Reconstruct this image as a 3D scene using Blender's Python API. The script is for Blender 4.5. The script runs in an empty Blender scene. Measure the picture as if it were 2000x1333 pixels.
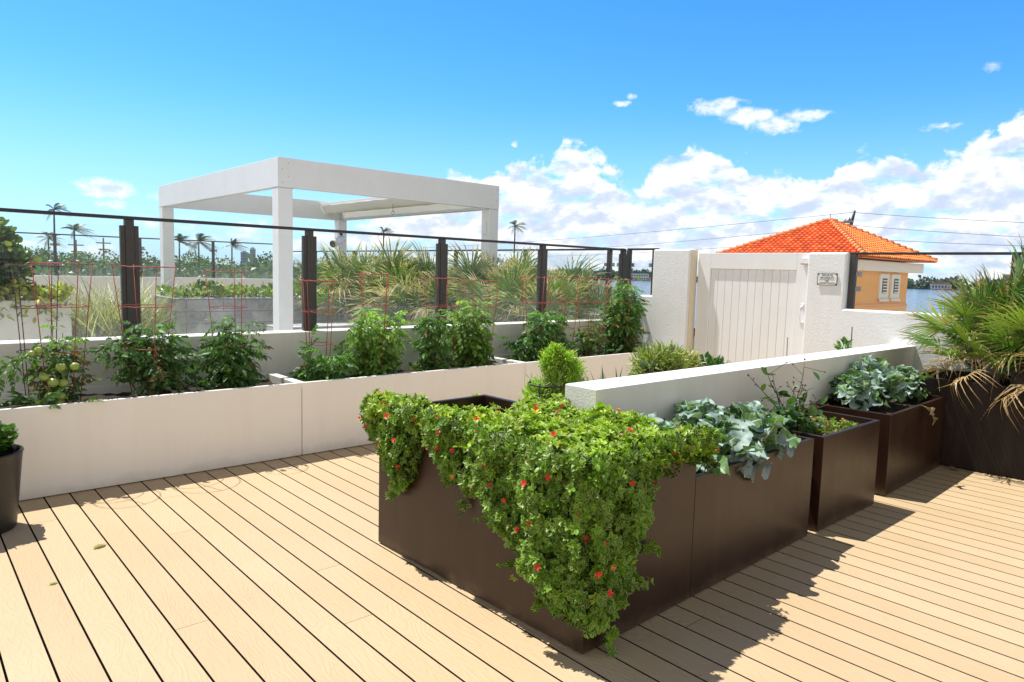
import bpy, math, random
import numpy as np
from mathutils import Vector, Matrix
random.seed(7); rng = np.random.default_rng(7)
sc = bpy.context.scene
COL = sc.collection
R = math.radians

# ------------------------------------------------------------------ camera
def cam_setup():
    pitch, roll, yaw = 0.0993, 0.02753, 0.84075
    F = Vector((math.cos(yaw)*math.cos(pitch), math.sin(yaw)*math.cos(pitch), -math.sin(pitch)))
    r = Vector((math.sin(yaw), -math.cos(yaw), 0)); u = r.cross(F)
    RR = r*math.cos(roll)+u*math.sin(roll); UU = -r*math.sin(roll)+u*math.cos(roll)
    cd = bpy.data.cameras.new('camera'); cd.sensor_width = 36; cd.lens = 1362.55*36/2000
    cd.clip_end = 12000; cd.clip_start = .05
    co = bpy.data.objects.new('camera', cd); COL.objects.link(co)
    m = Matrix((RR, UU, -F)).transposed().to_4x4(); m.translation = (0, 0, 1.6)
    co.matrix_world = m; sc.camera = co
cam_setup()

# ------------------------------------------------------------------ world, sun, exposure
SUN_EL, SUN_AZ = 66.5, 109.0            # azimuth counted from +X
EXPO = 0.38
SKY_STRENGTH = 0.1
def nd(nt, typ, **kw):
    n = nt.nodes.new(typ)
    for k, v in kw.items():
        if k.startswith('i_'):
            k2 = k[2:]; k2 = int(k2) if k2.isdigit() else k2
            if isinstance(v, bpy.types.NodeSocket): nt.links.new(v, n.inputs[k2])
            else: n.inputs[k2].default_value = v
        else: setattr(n, k, v)
    return n
def mth(nt, op, a, b=0.0, c=0.0, clamp=False):
    n = nt.nodes.new('ShaderNodeMath'); n.operation = op; n.use_clamp = clamp
    for i, v in enumerate((a, b, c)):
        if isinstance(v, bpy.types.NodeSocket): nt.links.new(v, n.inputs[i])
        else: n.inputs[i].default_value = v
    return n.outputs[0]
def ramp(nt, fac, pts, interp='LINEAR'):
    n = nt.nodes.new('ShaderNodeValToRGB'); cr = n.color_ramp; cr.interpolation = interp
    while len(cr.elements) < len(pts): cr.elements.new(0.5)
    for e, (p, c) in zip(cr.elements, pts):
        e.position = p; e.color = (c, c, c, 1) if isinstance(c, (int, float)) else (*c, 1)
    nt.links.new(fac, n.inputs[0]); return n.outputs[0]
def mixc(nt, fac, a, b, mode='MIX'):
    n = nt.nodes.new('ShaderNodeMix'); n.data_type = 'RGBA'; n.blend_type = mode; n.clamp_factor = True
    for s, v in ((n.inputs[0], fac), (n.inputs[6], a), (n.inputs[7], b)):
        if isinstance(v, bpy.types.NodeSocket): nt.links.new(v, s)
        elif isinstance(v, (int, float)): s.default_value = v if s.type == 'VALUE' else (v, v, v, 1)
        else: s.default_value = (*v, 1)
    return n.outputs[2]
def noise(nt, vec, scale, detail=4, rough=.55, dist=0.0, lac=2.0):
    n = nt.nodes.new('ShaderNodeTexNoise'); n.inputs['Scale'].default_value = scale
    n.inputs['Detail'].default_value = detail; n.inputs['Roughness'].default_value = rough
    n.inputs['Distortion'].default_value = dist; n.inputs['Lacunarity'].default_value = lac
    if vec is not None: nt.links.new(vec, n.inputs['Vector'])
    return n.outputs[0]

def world_setup():
    w = bpy.data.worlds.new('World'); sc.world = w; w.use_nodes = True
    nt = w.node_tree; nt.nodes.clear()
    sky = nd(nt, 'ShaderNodeTexSky', sky_type='NISHITA', sun_disc=False, sun_elevation=R(SUN_EL),
             sun_rotation=R(90-SUN_AZ), altitude=0, air_density=1.0, dust_density=.35, ozone_density=2.0)
    hs = nd(nt, 'ShaderNodeHueSaturation'); hs.inputs['Saturation'].default_value = 1.32
    hs.inputs['Hue'].default_value = .492
    hs.inputs['Value'].default_value = 1.0; nt.links.new(sky.outputs[0], hs.inputs['Color'])
    g = nd(nt, 'ShaderNodeNewGeometry')
    sep = nd(nt, 'ShaderNodeSeparateXYZ'); 
    neg = nd(nt, 'ShaderNodeTexCoord'); nt.links.new(neg.outputs['Generated'], sep.inputs[0])
    az = mth(nt, 'MULTIPLY', mth(nt, 'ARCTAN2', sep.outputs[1], sep.outputs[0]), 57.2958)
    el = mth(nt, 'MULTIPLY', mth(nt, 'ARCSINE', sep.outputs[2]), 57.2958)
    def P(sa, se, oz=0.0, dele=0.0):
        c = nd(nt, 'ShaderNodeCombineXYZ')
        nt.links.new(mth(nt, 'MULTIPLY', az, sa), c.inputs[0])
        nt.links.new(mth(nt, 'MULTIPLY', mth(nt, 'ADD', el, dele), se), c.inputs[1]); c.inputs[2].default_value = oz
        return c.outputs[0]
    # bank outline: top elevation against azimuth
    azn = nd(nt, 'ShaderNodeMapRange'); azn.inputs[1].default_value = 5; azn.inputs[2].default_value = 90
    nt.links.new(az, azn.inputs[0])
    prof = [(5, 8), (10, 9.5), (13, 10.6), (15, 10.2), (16.6, 8.6), (19, 8.2), (20.5, 9.2), (22.5, 9.0), (25, 7.6), (27, 7.2), (29, 8.2), (32.5, 9.4), (34, 9.9), (36.5, 8.6),
            (38.5, 7.0), (40, 7.8), (42, 9.4), (44.5, 11.2), (45.5, 8.4), (48, 8.3), (50, 7.4), (53.5, 7.6), (57, 5.0), (62, 3.2), (75, 3.6), (80, 2.6), (90, 2.5)]
    pr_ = ramp(nt, azn.outputs[0], [((a-5)/85, h/16) for a, h in prof], 'LINEAR')
    top = mth(nt, 'MULTIPLY', pr_, 16.0)
    n1 = noise(nt, P(.42, .5), 1.0, 7, .58, .3)
    d1 = mth(nt, 'ADD', mth(nt, 'SUBTRACT', top, el), mth(nt, 'MULTIPLY', mth(nt, 'SUBTRACT', n1, .5), 6.0))
    # a few free wisps (azimuth, elevation, widths, strength)
    wisps = [(32.6, 12.8, 2.4, .7, 1.1), (30.4, 12.1, 2.2, .75, 1.2), (28.4, 11.3, 2.2, .7, 1.1), (26.4, 11.9, 2.2, .6, .95),
             (15.0, 14.1, 1.0, .6, .4), (17.6, 10.6, 1.6, .4, .7), (40.0, 13.2, .9, .3, .8), (39.2, 13.7, .6, .3, .7), (48.4, 10.1, .35, .35, .8), (78.3, 5.0, 2.0, .7, 1.3), (77.9, 3.9, 1.3, .6, .7), (74.8, 4.6, 1.6, .8, .5)]
    n2 = noise(nt, P(.9, 1.3, 5.0), 1.0, 6, .6, .4)
    wd = None
    for a0, e0, sa, se, k in wisps:
        x = mth(nt, 'POWER', mth(nt, 'ABSOLUTE', mth(nt, 'DIVIDE', mth(nt, 'SUBTRACT', az, a0), sa)), 2.0)
        y = mth(nt, 'POWER', mth(nt, 'ABSOLUTE', mth(nt, 'DIVIDE', mth(nt, 'SUBTRACT', el, e0), se)), 2.0)
        v = mth(nt, 'SUBTRACT', k, mth(nt, 'ADD', x, y))
        wd = v if wd is None else mth(nt, 'SMOOTH_MAX', wd, v, .4)
    d2 = mth(nt, 'ADD', mth(nt, 'MULTIPLY', wd, .9), mth(nt, 'MULTIPLY', mth(nt, 'SUBTRACT', n2, .5), 2.7))
    m1 = nd(nt, 'ShaderNodeMapRange', interpolation_type='SMOOTHSTEP'); nt.links.new(d1, m1.inputs[0])
    m1.inputs[1].default_value = -.15; m1.inputs[2].default_value = .75
    # inner breaks low in the bank (left part is thinner)
    n3 = noise(nt, P(.30, .75, 9.0), 1.0, 6, .58)
    thin = ramp(nt, azn.outputs[0], [(0, .84), (.5, .84), (.62, .74), (.72, .52), (1, .45)])
    br = nd(nt, 'ShaderNodeMapRange', interpolation_type='SMOOTHSTEP'); nt.links.new(mth(nt, 'ADD', n3, mth(nt, 'MULTIPLY', thin, .55)), br.inputs[0])
    br.inputs[1].default_value = .72; br.inputs[2].default_value = .98
    mm1 = mth(nt, 'MULTIPLY', m1.outputs[0], br.outputs[0])
    m2 = nd(nt, 'ShaderNodeMapRange', interpolation_type='SMOOTHSTEP'); nt.links.new(d2, m2.inputs[0])
    m2.inputs[1].default_value = .0; m2.inputs[2].default_value = 1.1
    mask = mth(nt, 'MAXIMUM', mm1, mth(nt, 'MULTIPLY', m2.outputs[0], .85))
    # billow relief
    b0 = noise(nt, P(.36, .62, 3.0), 1.0, 6, .55, .25)
    b1 = noise(nt, P(.36, .62, 3.0, .9), 1.0, 6, .55, .25)
    rel = mth(nt, 'MULTIPLY', mth(nt, 'SUBTRACT', b0, b1), 3.4)
    edge = nd(nt, 'ShaderNodeMapRange'); nt.links.new(d1, edge.inputs[0]); edge.inputs[1].default_value = 0; edge.inputs[2].default_value = 3.2
    edge.inputs[3].default_value = .42; edge.inputs[4].default_value = -.02
    lit = mth(nt, 'ADD', mth(nt, 'ADD', rel, .52), edge.outputs[0], clamp=True)
    ccol = ramp(nt, lit, [(0, (5.2, 5.9, 7.4)), (.36, (6.2, 6.8, 7.9)), (.66, (7.9, 8.1, 8.5)), (1, (9.2, 9.2, 9.2))])
    # sky: Nishita tinted, paler to the west (left) low down
    skyc = mixc(nt, 1.0, hs.outputs[0], (.86, 1.30, 1.95), 'MULTIPLY')
    hz = nd(nt, 'ShaderNodeMapRange', interpolation_type='SMOOTHSTEP'); nt.links.new(el, hz.inputs[0])
    hz.inputs[1].default_value = 14; hz.inputs[2].default_value = -1; hz.inputs[3].default_value = 0; hz.inputs[4].default_value = .62
    skyc = mixc(nt, hz.outputs[0], skyc, (4.3, 6.3, 8.4))
    out = mixc(nt, mth(nt, 'MULTIPLY', mask, .97), skyc, ccol)
    # unseen clouds overhead and behind the viewer, added as neutral fill light
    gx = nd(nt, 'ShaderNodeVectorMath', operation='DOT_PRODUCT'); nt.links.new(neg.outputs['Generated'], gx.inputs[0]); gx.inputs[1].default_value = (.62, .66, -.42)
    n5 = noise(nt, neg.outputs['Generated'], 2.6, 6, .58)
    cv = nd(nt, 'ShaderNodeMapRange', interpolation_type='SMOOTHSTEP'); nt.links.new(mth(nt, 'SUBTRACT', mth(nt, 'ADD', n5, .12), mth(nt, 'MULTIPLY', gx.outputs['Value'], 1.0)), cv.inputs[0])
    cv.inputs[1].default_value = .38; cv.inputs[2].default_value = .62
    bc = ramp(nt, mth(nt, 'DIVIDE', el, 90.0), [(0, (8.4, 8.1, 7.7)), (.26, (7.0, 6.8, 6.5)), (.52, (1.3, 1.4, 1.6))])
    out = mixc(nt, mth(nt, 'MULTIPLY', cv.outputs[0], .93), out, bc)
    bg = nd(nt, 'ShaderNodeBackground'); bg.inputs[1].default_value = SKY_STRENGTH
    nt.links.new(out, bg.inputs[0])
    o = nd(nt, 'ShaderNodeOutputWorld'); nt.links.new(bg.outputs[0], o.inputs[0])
world_setup()
sd = bpy.data.lights.new('sun', 'SUN'); sd.energy = 4.9; sd.angle = R(.5); sd.color = (1, .965, .915)
so = bpy.data.objects.new('sun', sd); COL.objects.link(so)
_s = Vector((math.cos(R(SUN_EL))*math.cos(R(SUN_AZ)), math.cos(R(SUN_EL))*math.sin(R(SUN_AZ)), math.sin(R(SUN_EL))))
so.rotation_euler = _s.to_track_quat('Z', 'Y').to_euler(); so.location = (0, 0, 30)
sc.view_settings.view_transform = 'Standard'; sc.view_settings.look = 'None'
sc.view_settings.exposure = EXPO; sc.view_settings.gamma = 1.0
sc.render.engine = 'CYCLES'
sc.cycles.max_bounces = 8; sc.cycles.transparent_max_bounces = 24

# ------------------------------------------------------------------ materials
def mat(name, base=(.5, .5, .5), rough=.6, metal=0.0, bump=None, var=None, spec=.5, coat=0.0, streak=None, foot=None):
    """bump=(scale, strength, distance); var=(scale, colour, amount)"""
    m = bpy.data.materials.new(name); m.use_nodes = True; nt = m.node_tree
    b = nt.nodes['Principled BSDF']; b.inputs['Base Color'].default_value = (*base, 1)
    b.inputs['Roughness'].default_value = rough; b.inputs['Metallic'].default_value = metal
    b.inputs['Specular IOR Level'].default_value = spec; b.inputs['Coat Weight'].default_value = coat
    tc = nd(nt, 'ShaderNodeTexCoord').outputs['Object']
    if var:
        n = noise(nt, tc, var[0], 5, .6)
        f = mth(nt, 'MULTIPLY', ramp(nt, n, [(.35, 0.0), (.68, 1.0)]), var[2])
        cc = mixc(nt, f, base, var[1])
        if streak:      # rain streaks: long in z
            mp = nd(nt, 'ShaderNodeMapping'); mp.inputs['Scale'].default_value = (streak[0], streak[0], streak[0]*.07); nt.links.new(tc, mp.inputs[0])
            ns = noise(nt, mp.outputs[0], 1.0, 6, .65, .3)
            cc = mixc(nt, mth(nt, 'MULTIPLY', ramp(nt, ns, [(.48, 0.0), (.74, 1.0)]), streak[2]), cc, streak[1])
            sp = noise(nt, tc, 38, 2, .5)
            cc = mixc(nt, mth(nt, 'MULTIPLY', ramp(nt, sp, [(.76, 0.0), (.8, 1.0)]), streak[3]), cc, streak[4])
        if foot:        # dust and splash marks low down
            sz = nd(nt, 'ShaderNodeSeparateXYZ'); nt.links.new(tc, sz.inputs[0])
            nf = noise(nt, tc, 7, 8, .7, .4)
            ff = mth(nt, 'SUBTRACT', mth(nt, 'ADD', nf, .12), mth(nt, 'DIVIDE', sz.outputs[2], foot[0]))
            cc = mixc(nt, mth(nt, 'MULTIPLY', ramp(nt, ff, [(.25, 0.0), (.55, 1.0)]), foot[2]), cc, foot[1])
        nt.links.new(cc, b.inputs['Base Color'])
        nt.links.new(mth(nt, 'ADD', mth(nt, 'MULTIPLY', n, .25), rough-.12), b.inputs['Roughness'])
    if bump:
        bn = nd(nt, 'ShaderNodeBump'); bn.inputs['Strength'].default_value = bump[1]; bn.inputs['Distance'].default_value = bump[2]
        nt.links.new(noise(nt, tc, bump[0], 6, .6), bn.inputs['Height']); nt.links.new(bn.outputs[0], b.inputs['Normal'])
    return m

def leafmat(name, edge=None, midrib=None, rough=.42, trans=.3, spec=.5, veins=None, edgew=.36, tip=None):
    m = bpy.data.materials.new(name); m.use_nodes = True; nt = m.node_tree
    b = nt.nodes['Principled BSDF']; b.inputs['Roughness'].default_value = rough; b.inputs['Specular IOR Level'].default_value = spec
    a = nd(nt, 'ShaderNodeAttribute', attribute_name='col'); c = a.outputs['Color']
    uv = nd(nt, 'ShaderNodeUVMap'); s = nd(nt, 'ShaderNodeSeparateXYZ'); nt.links.new(uv.outputs[0], s.inputs[0])
    au = mth(nt, 'ABSOLUTE', mth(nt, 'SUBTRACT', s.outputs[0], .5))
    if tip:
        tn = noise(nt, nd(nt, 'ShaderNodeTexCoord').outputs['Object'], 9, 3, .6)
        c = mixc(nt, ramp(nt, mth(nt, 'ADD', s.outputs[1], mth(nt, 'MULTIPLY', mth(nt, 'SUBTRACT', tn, .5), 1.6)), [(tip[0], 0.0), (min(.99, tip[0]+.2), 1.0)]), c, tip[1])
    if edge: c = mixc(nt, mth(nt, 'GREATER_THAN', au, edgew), c, edge)
    if veins:
        v = mth(nt, 'SINE', mth(nt, 'MULTIPLY', mth(nt, 'SUBTRACT', s.outputs[1], mth(nt, 'MULTIPLY', au, .55)), 50.0))
        c = mixc(nt, mth(nt, 'MULTIPLY', ramp(nt, v, [(.88, 0.0), (1, 1.0)]), .45), c, veins)
    if midrib: c = mixc(nt, mth(nt, 'LESS_THAN', au, .035), c, midrib)
    nt.links.new(c, b.inputs['Base Color'])
    t = nd(nt, 'ShaderNodeBsdfTranslucent')
    nt.links.new(mixc(nt, 1.0, c, (1.25, 1.5, .55), 'MULTIPLY'), t.inputs[0])
    mx = nd(nt, 'ShaderNodeMixShader'); mx.inputs[0].default_value = trans
    nt.links.new(b.outputs[0], mx.inputs[1]); nt.links.new(t.outputs[0], mx.inputs[2])
    nt.links.new(mx.outputs[0], nt.nodes['Material Output'].inputs[0])
    return m

M = {}
M['white_paint'] = mat('white_paint', (.85, .865, .88), .42, bump=(60, .05, .002), var=(3, (.80, .785, .76), .5), streak=(8, (.66, .62, .54), .07, .1, (.5, .45, .38)))
M['cream_panel'] = mat('cream_panel', (.87, .845, .80), .5, bump=(40, .04, .002), var=(2.2, (.84, .81, .755), .6), streak=(9, (.66, .58, .46), .14, .15, (.4, .33, .25)), foot=(.22, (.62, .54, .42), .4))
M['cream_wall'] = mat('cream_wall', (.78, .745, .67), .75, bump=(90, .15, .003), var=(2.5, (.72, .68, .60), .6), streak=(6, (.58, .53, .43), .25, .12, (.4, .35, .3)))
M['shade_cream'] = mat('shade_cream', (.76, .66, .47), .7, bump=(60, .1, .002))  # cream of the shaded pillar reveal, put into the colour
M['stucco'] = mat('stucco', (.82, .84, .86), .85, bump=(38, .4, .009), var=(4, (.77, .77, .75), .6), streak=(6, (.64, .62, .56), .2, .08, (.5, .47, .42)))
M['stucco_fine'] = mat('stucco_fine', (.78, .77, .73), .85, bump=(120, .9, .006), var=(6, (.7, .69, .64), .5))
M['dark_metal'] = mat('dark_metal', (.018, .017, .017), .4, var=(15, (.035, .033, .031), .6))
M['post_metal'] = mat('post_metal', (.045, .043, .042), .5, var=(25, (.07, .067, .062), .6))
M['steel'] = mat('steel', (.3, .3, .3), .35, .8)
M['black_iron'] = mat('black_iron', (.012, .012, .012), .5)
M['bronze'] = mat('bronze', (.025, .010, .005), .36, var=(4, (.034, .0155, .0085), .5), bump=(6, .12, .004), spec=.40, streak=(7, (.06, .034, .024), .30, .25, (.16, .12, .09)), foot=(.16, (.11, .075, .05), .5))
M['bronze_dark'] = mat('bronze_dark', (.013, .0075, .006), .5, var=(6, (.02, .011, .009), .5), spec=.25, streak=(7, (.06, .04, .032), .3, .2, (.12, .1, .08)))
M['soil'] = mat('soil', (.03, .02, .013), .95, bump=(45, 1.0, .03), var=(30, (.09, .06, .035), .7))
M['dry_soil'] = mat('dry_soil', (.16, .12, .08), .95, bump=(60, 1.0, .02), var=(18, (.06, .04, .025), .8))
M['red_wire'] = mat('red_wire', (.34, .045, .022), .5, var=(30, (.2, .035, .02), .7))
M['dark_wire'] = mat('dark_wire', (.035, .018, .014), .6, var=(30, (.12, .03, .02), .6))
M['stem'] = mat('stem', (.10, .13, .035), .6, var=(30, (.16, .11, .05), .6))
M['wood_stem'] = mat('wood_stem', (.07, .045, .028), .8, var=(30, (.13, .09, .05), .6))
M['trunk'] = mat('trunk', (.20, .16, .12), .9, bump=(18, .8, .03), var=(8, (.12, .09, .07), .8))
M['concrete'] = mat('concrete', (.42, .42, .40), .85, bump=(50, .3, .004), var=(2.6, (.2, .2, .19), .9))
M['terrace'] = mat('terrace', (.52, .50, .46), .9, bump=(30, .4, .01), var=(3, (.22, .21, .19), .7))
M['pot'] = mat('pot', (.014, .012, .011), .4, var=(8, (.034, .032, .03), .5))
M['deck_under'] = mat('deck_under', (.006, .005, .004), 1.0, spec=0.0)
M['sign_white'] = mat('sign_white', (.80, .80, .79), .4)
M['sign_black'] = mat('sign_black', (.03, .03, .03), .5)
M['orange_wall'] = mat('orange_wall', (.95, .47, .15), .8, bump=(30, .1, .004), var=(.8, (.93, .42, .13), .4))
M['fascia'] = mat('fascia', (.88, .83, .74), .7)
M['slat'] = mat('slat', (.05, .06, .06), .5)
M['hip_tile'] = mat('hip_tile', (.82, .33, .13), .75, var=(3, (.7, .2, .06), .7))
M['canopy'] = mat('canopy', (.74, .72, .66), .8, bump=(40, .1, .003))
M['far_white'] = mat('far_white', (.72, .74, .76), .7)
M['far_blue'] = mat('far_blue', (.05, .14, .30), .3)
M['far_red'] = mat('far_red', (.5, .13, .07), .8)
M['far_grey'] = mat('far_grey', (.33, .42, .50), .8)
M['tomato'] = mat('tomato', (.30, .38, .07), .25, var=(9, (.20, .30, .05), .8), spec=.6)
M['rust'] = mat('rust', (.35, .15, .06), .8, var=(30, (.7, .66, .6), .8))
M['petal'] = mat('petal', (.78, .03, .035), .45)
M['petal_pale'] = mat('petal_pale', (.75, .28, .07), .5)
M['dry_leaf'] = mat('dry_leaf', (.38, .27, .13), .8)

def glass_mat():
    m = bpy.data.materials.new('clear_glass'); m.use_nodes = True; nt = m.node_tree; nt.nodes.clear()
    tc = nd(nt, 'ShaderNodeTexCoord').outputs['Object']
    tr = nd(nt, 'ShaderNodeBsdfTransparent'); tr.inputs[0].default_value = (.975, .99, .985, 1)
    gl = nd(nt, 'ShaderNodeBsdfGlossy'); gl.inputs['Roughness'].default_value = .02; gl.inputs[0].default_value = (.9, .95, 1, 1)
    fr = nd(nt, 'ShaderNodeFresnel'); fr.inputs[0].default_value = 1.45
    mx = nd(nt, 'ShaderNodeMixShader'); gb = nd(nt, 'ShaderNodeNewGeometry'); nt.links.new(mth(nt, 'MULTIPLY', mth(nt, 'MULTIPLY', fr.outputs[0], .8), mth(nt, 'SUBTRACT', 1.0, gb.outputs['Backfacing'])), mx.inputs[0])
    nt.links.new(tr.outputs[0], mx.inputs[1]); nt.links.new(gl.outputs[0], mx.inputs[2])
    # salt spray and dust film on the pane, heavier at the foot
    s = nd(nt, 'ShaderNodeSeparateXYZ'); nt.links.new(tc, s.inputs[0])
    low = nd(nt, 'ShaderNodeMapRange'); nt.links.new(s.outputs[2], low.inputs[0])
    low.inputs[1].default_value = 0.0; low.inputs[2].default_value = .42; low.inputs[3].default_value = .075; low.inputs[4].default_value = .006
    n = noise(nt, tc, 7, 8, .7, .6)
    f = mth(nt, 'MULTIPLY', low.outputs[0], ramp(nt, n, [(.3, .35), (.75, 1.0)]), clamp=True)
    df = nd(nt, 'ShaderNodeBsdfTranslucent'); df.inputs[0].default_value = (.72, .74, .73, 1)
    m2 = nd(nt, 'ShaderNodeMixShader'); nt.links.new(f, m2.inputs[0]); nt.links.new(mx.outputs[0], m2.inputs[1]); nt.links.new(df.outputs[0], m2.inputs[2])
    o = nd(nt, 'ShaderNodeOutputMaterial'); nt.links.new(m2.outputs[0], o.inputs[0])
    return m
M['glass'] = glass_mat()

def deck_mat():
    m = bpy.data.materials.new('composite_deck_board'); m.use_nodes = True; nt = m.node_tree
    b = nt.nodes['Principled BSDF']
    a = nd(nt, 'ShaderNodeAttribute', attribute_name='col'); s = nd(nt, 'ShaderNodeSeparateXYZ'); nt.links.new(a.outputs['Color'], s.inputs[0])
    tc = nd(nt, 'ShaderNodeTexCoord'); p = nd(nt, 'ShaderNodeSeparateXYZ'); nt.links.new(tc.outputs['Object'], p.inputs[0])
    c = nd(nt, 'ShaderNodeCombineXYZ')
    nt.links.new(mth(nt, 'ADD', mth(nt, 'MULTIPLY', p.outputs[0], 7.0), mth(nt, 'MULTIPLY', s.outputs[0], 90)), c.inputs[0])
    nt.links.new(mth(nt, 'ADD', mth(nt, 'MULTIPLY', p.outputs[1], 1.7), mth(nt, 'MULTIPLY', s.outputs[1], 50)), c.inputs[1])
    n = noise(nt, c.outputs[0], 1.0, 3, .45, .2)
    rings = mth(nt, 'SINE', mth(nt, 'MULTIPLY', n, 110.0))
    fine_v = nd(nt, 'ShaderNodeMapping'); fine_v.inputs['Scale'].default_value = (260, 14, 1); nt.links.new(tc.outputs['Object'], fine_v.inputs[0])
    fine = noise(nt, fine_v.outputs[0], 1.0, 3, .6)
    h = mth(nt, 'ADD', mth(nt, 'MULTIPLY', rings, .5), fine)
    bn = nd(nt, 'ShaderNodeBump'); bn.inputs['Strength'].default_value = .5; bn.inputs['Distance'].default_value = .0022
    nt.links.new(h, bn.inputs['Height']); nt.links.new(bn.outputs[0], b.inputs['Normal'])
    big = noise(nt, tc.outputs['Object'], .9, 5, .6)
    tone = mixc(nt, s.outputs[2], (.475, .35, .20), (.525, .395, .235))
    tone = mixc(nt, mth(nt, 'MULTIPLY', ramp(nt, rings, [(.3, 1.0), (.9, 0.0)]), .26), tone, (.52, .36, .2))
    tone = mixc(nt, mth(nt, 'MULTIPLY', ramp(nt, big, [(.45, 0.0), (.75, 1.0)]), .25), tone, (.64, .51, .34))
    spk = noise(nt, tc.outputs['Object'], 55, 3, .6)
    tone = mixc(nt, mth(nt, 'MULTIPLY', ramp(nt, spk, [(.68, 0.0), (.78, 1.0)]), .22), tone, (.38, .27, .16))
    dirt = noise(nt, tc.outputs['Object'], 2.4, 8, .7, .8)
    tone = mixc(nt, mth(nt, 'MULTIPLY', ramp(nt, dirt, [(.56, 0.0), (.72, 1.0)]), .22), tone, (.42, .31, .19))
    nt.links.new(tone, b.inputs['Base Color']); b.inputs['Roughness'].default_value = .62; b.inputs['Specular IOR Level'].default_value = .3
    return m
M['deck'] = deck_mat()

def water_mat():
    m = mat('bay_water', (.012, .075, .13), .12, spec=.6); nt = m.node_tree; b = nt.nodes['Principled BSDF']
    bn = nd(nt, 'ShaderNodeBump'); bn.inputs['Strength'].default_value = .7; bn.inputs['Distance'].default_value = .4
    tc = nd(nt, 'ShaderNodeTexCoord').outputs['Object']
    nt.links.new(noise(nt, tc, .35, 6, .6), bn.inputs['Height']); nt.links.new(bn.outputs[0], b.inputs['Normal']); return m
M['water'] = water_mat()
M['land'] = mat('land', (.05, .075, .03), .95, var=(.08, (.09, .09, .05), .7))

def tile_mat():
    m = bpy.data.materials.new('clay_tile'); m.use_nodes = True; nt = m.node_tree; b = nt.nodes['Principled BSDF']
    a = nd(nt, 'ShaderNodeAttribute', attribute_name='col'); nt.links.new(a.outputs['Color'], b.inputs['Base Color'])
    b.inputs['Roughness'].default_value = .7; return m
M['tile'] = tile_mat()

M['lf_aptenia'] = leafmat('succulent_leaf', edge=(.38, .47, .12), rough=.42, trans=.22, edgew=.38, spec=.35)
M['lf_tomato'] = leafmat('tomato_leaf', rough=.5, trans=.42, midrib=(.16, .22, .06))
M['lf_broccoli'] = leafmat('broccoli_leaf', rough=.5, trans=.2, midrib=(.42, .5, .40), veins=(.36, .44, .34), spec=.4)
M['lf_palm'] = leafmat('palm_leaf', rough=.42, trans=.25, tip=(.74, (.50, .34, .16)))
M['lf_palmetto'] = leafmat('palmetto_leaf', rough=.45, trans=.3, tip=(.62, (.60, .49, .32)))
M['lf_generic'] = leafmat('shrub_leaf', rough=.4, trans=.3)
M['lf_var'] = leafmat('variegated_leaf', edge=(.52, .52, .17), rough=.4, trans=.3, edgew=.28)

# ------------------------------------------------------------------ mesh helpers
def props(o, label=None, cat=None, group=None, kind=None):
    if label: o['label'] = label
    if cat: o['category'] = cat
    if group: o['group'] = group
    if kind: o['kind'] = kind
    return o
def thing(name, label, cat, loc=(0, 0, 0), rz=0.0, group=None):
    o = bpy.data.objects.new(name, None); COL.objects.link(o); o.location = loc; o.rotation_euler = (0, 0, rz)
    o.empty_display_size = .2
    return props(o, label, cat, group)

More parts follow.
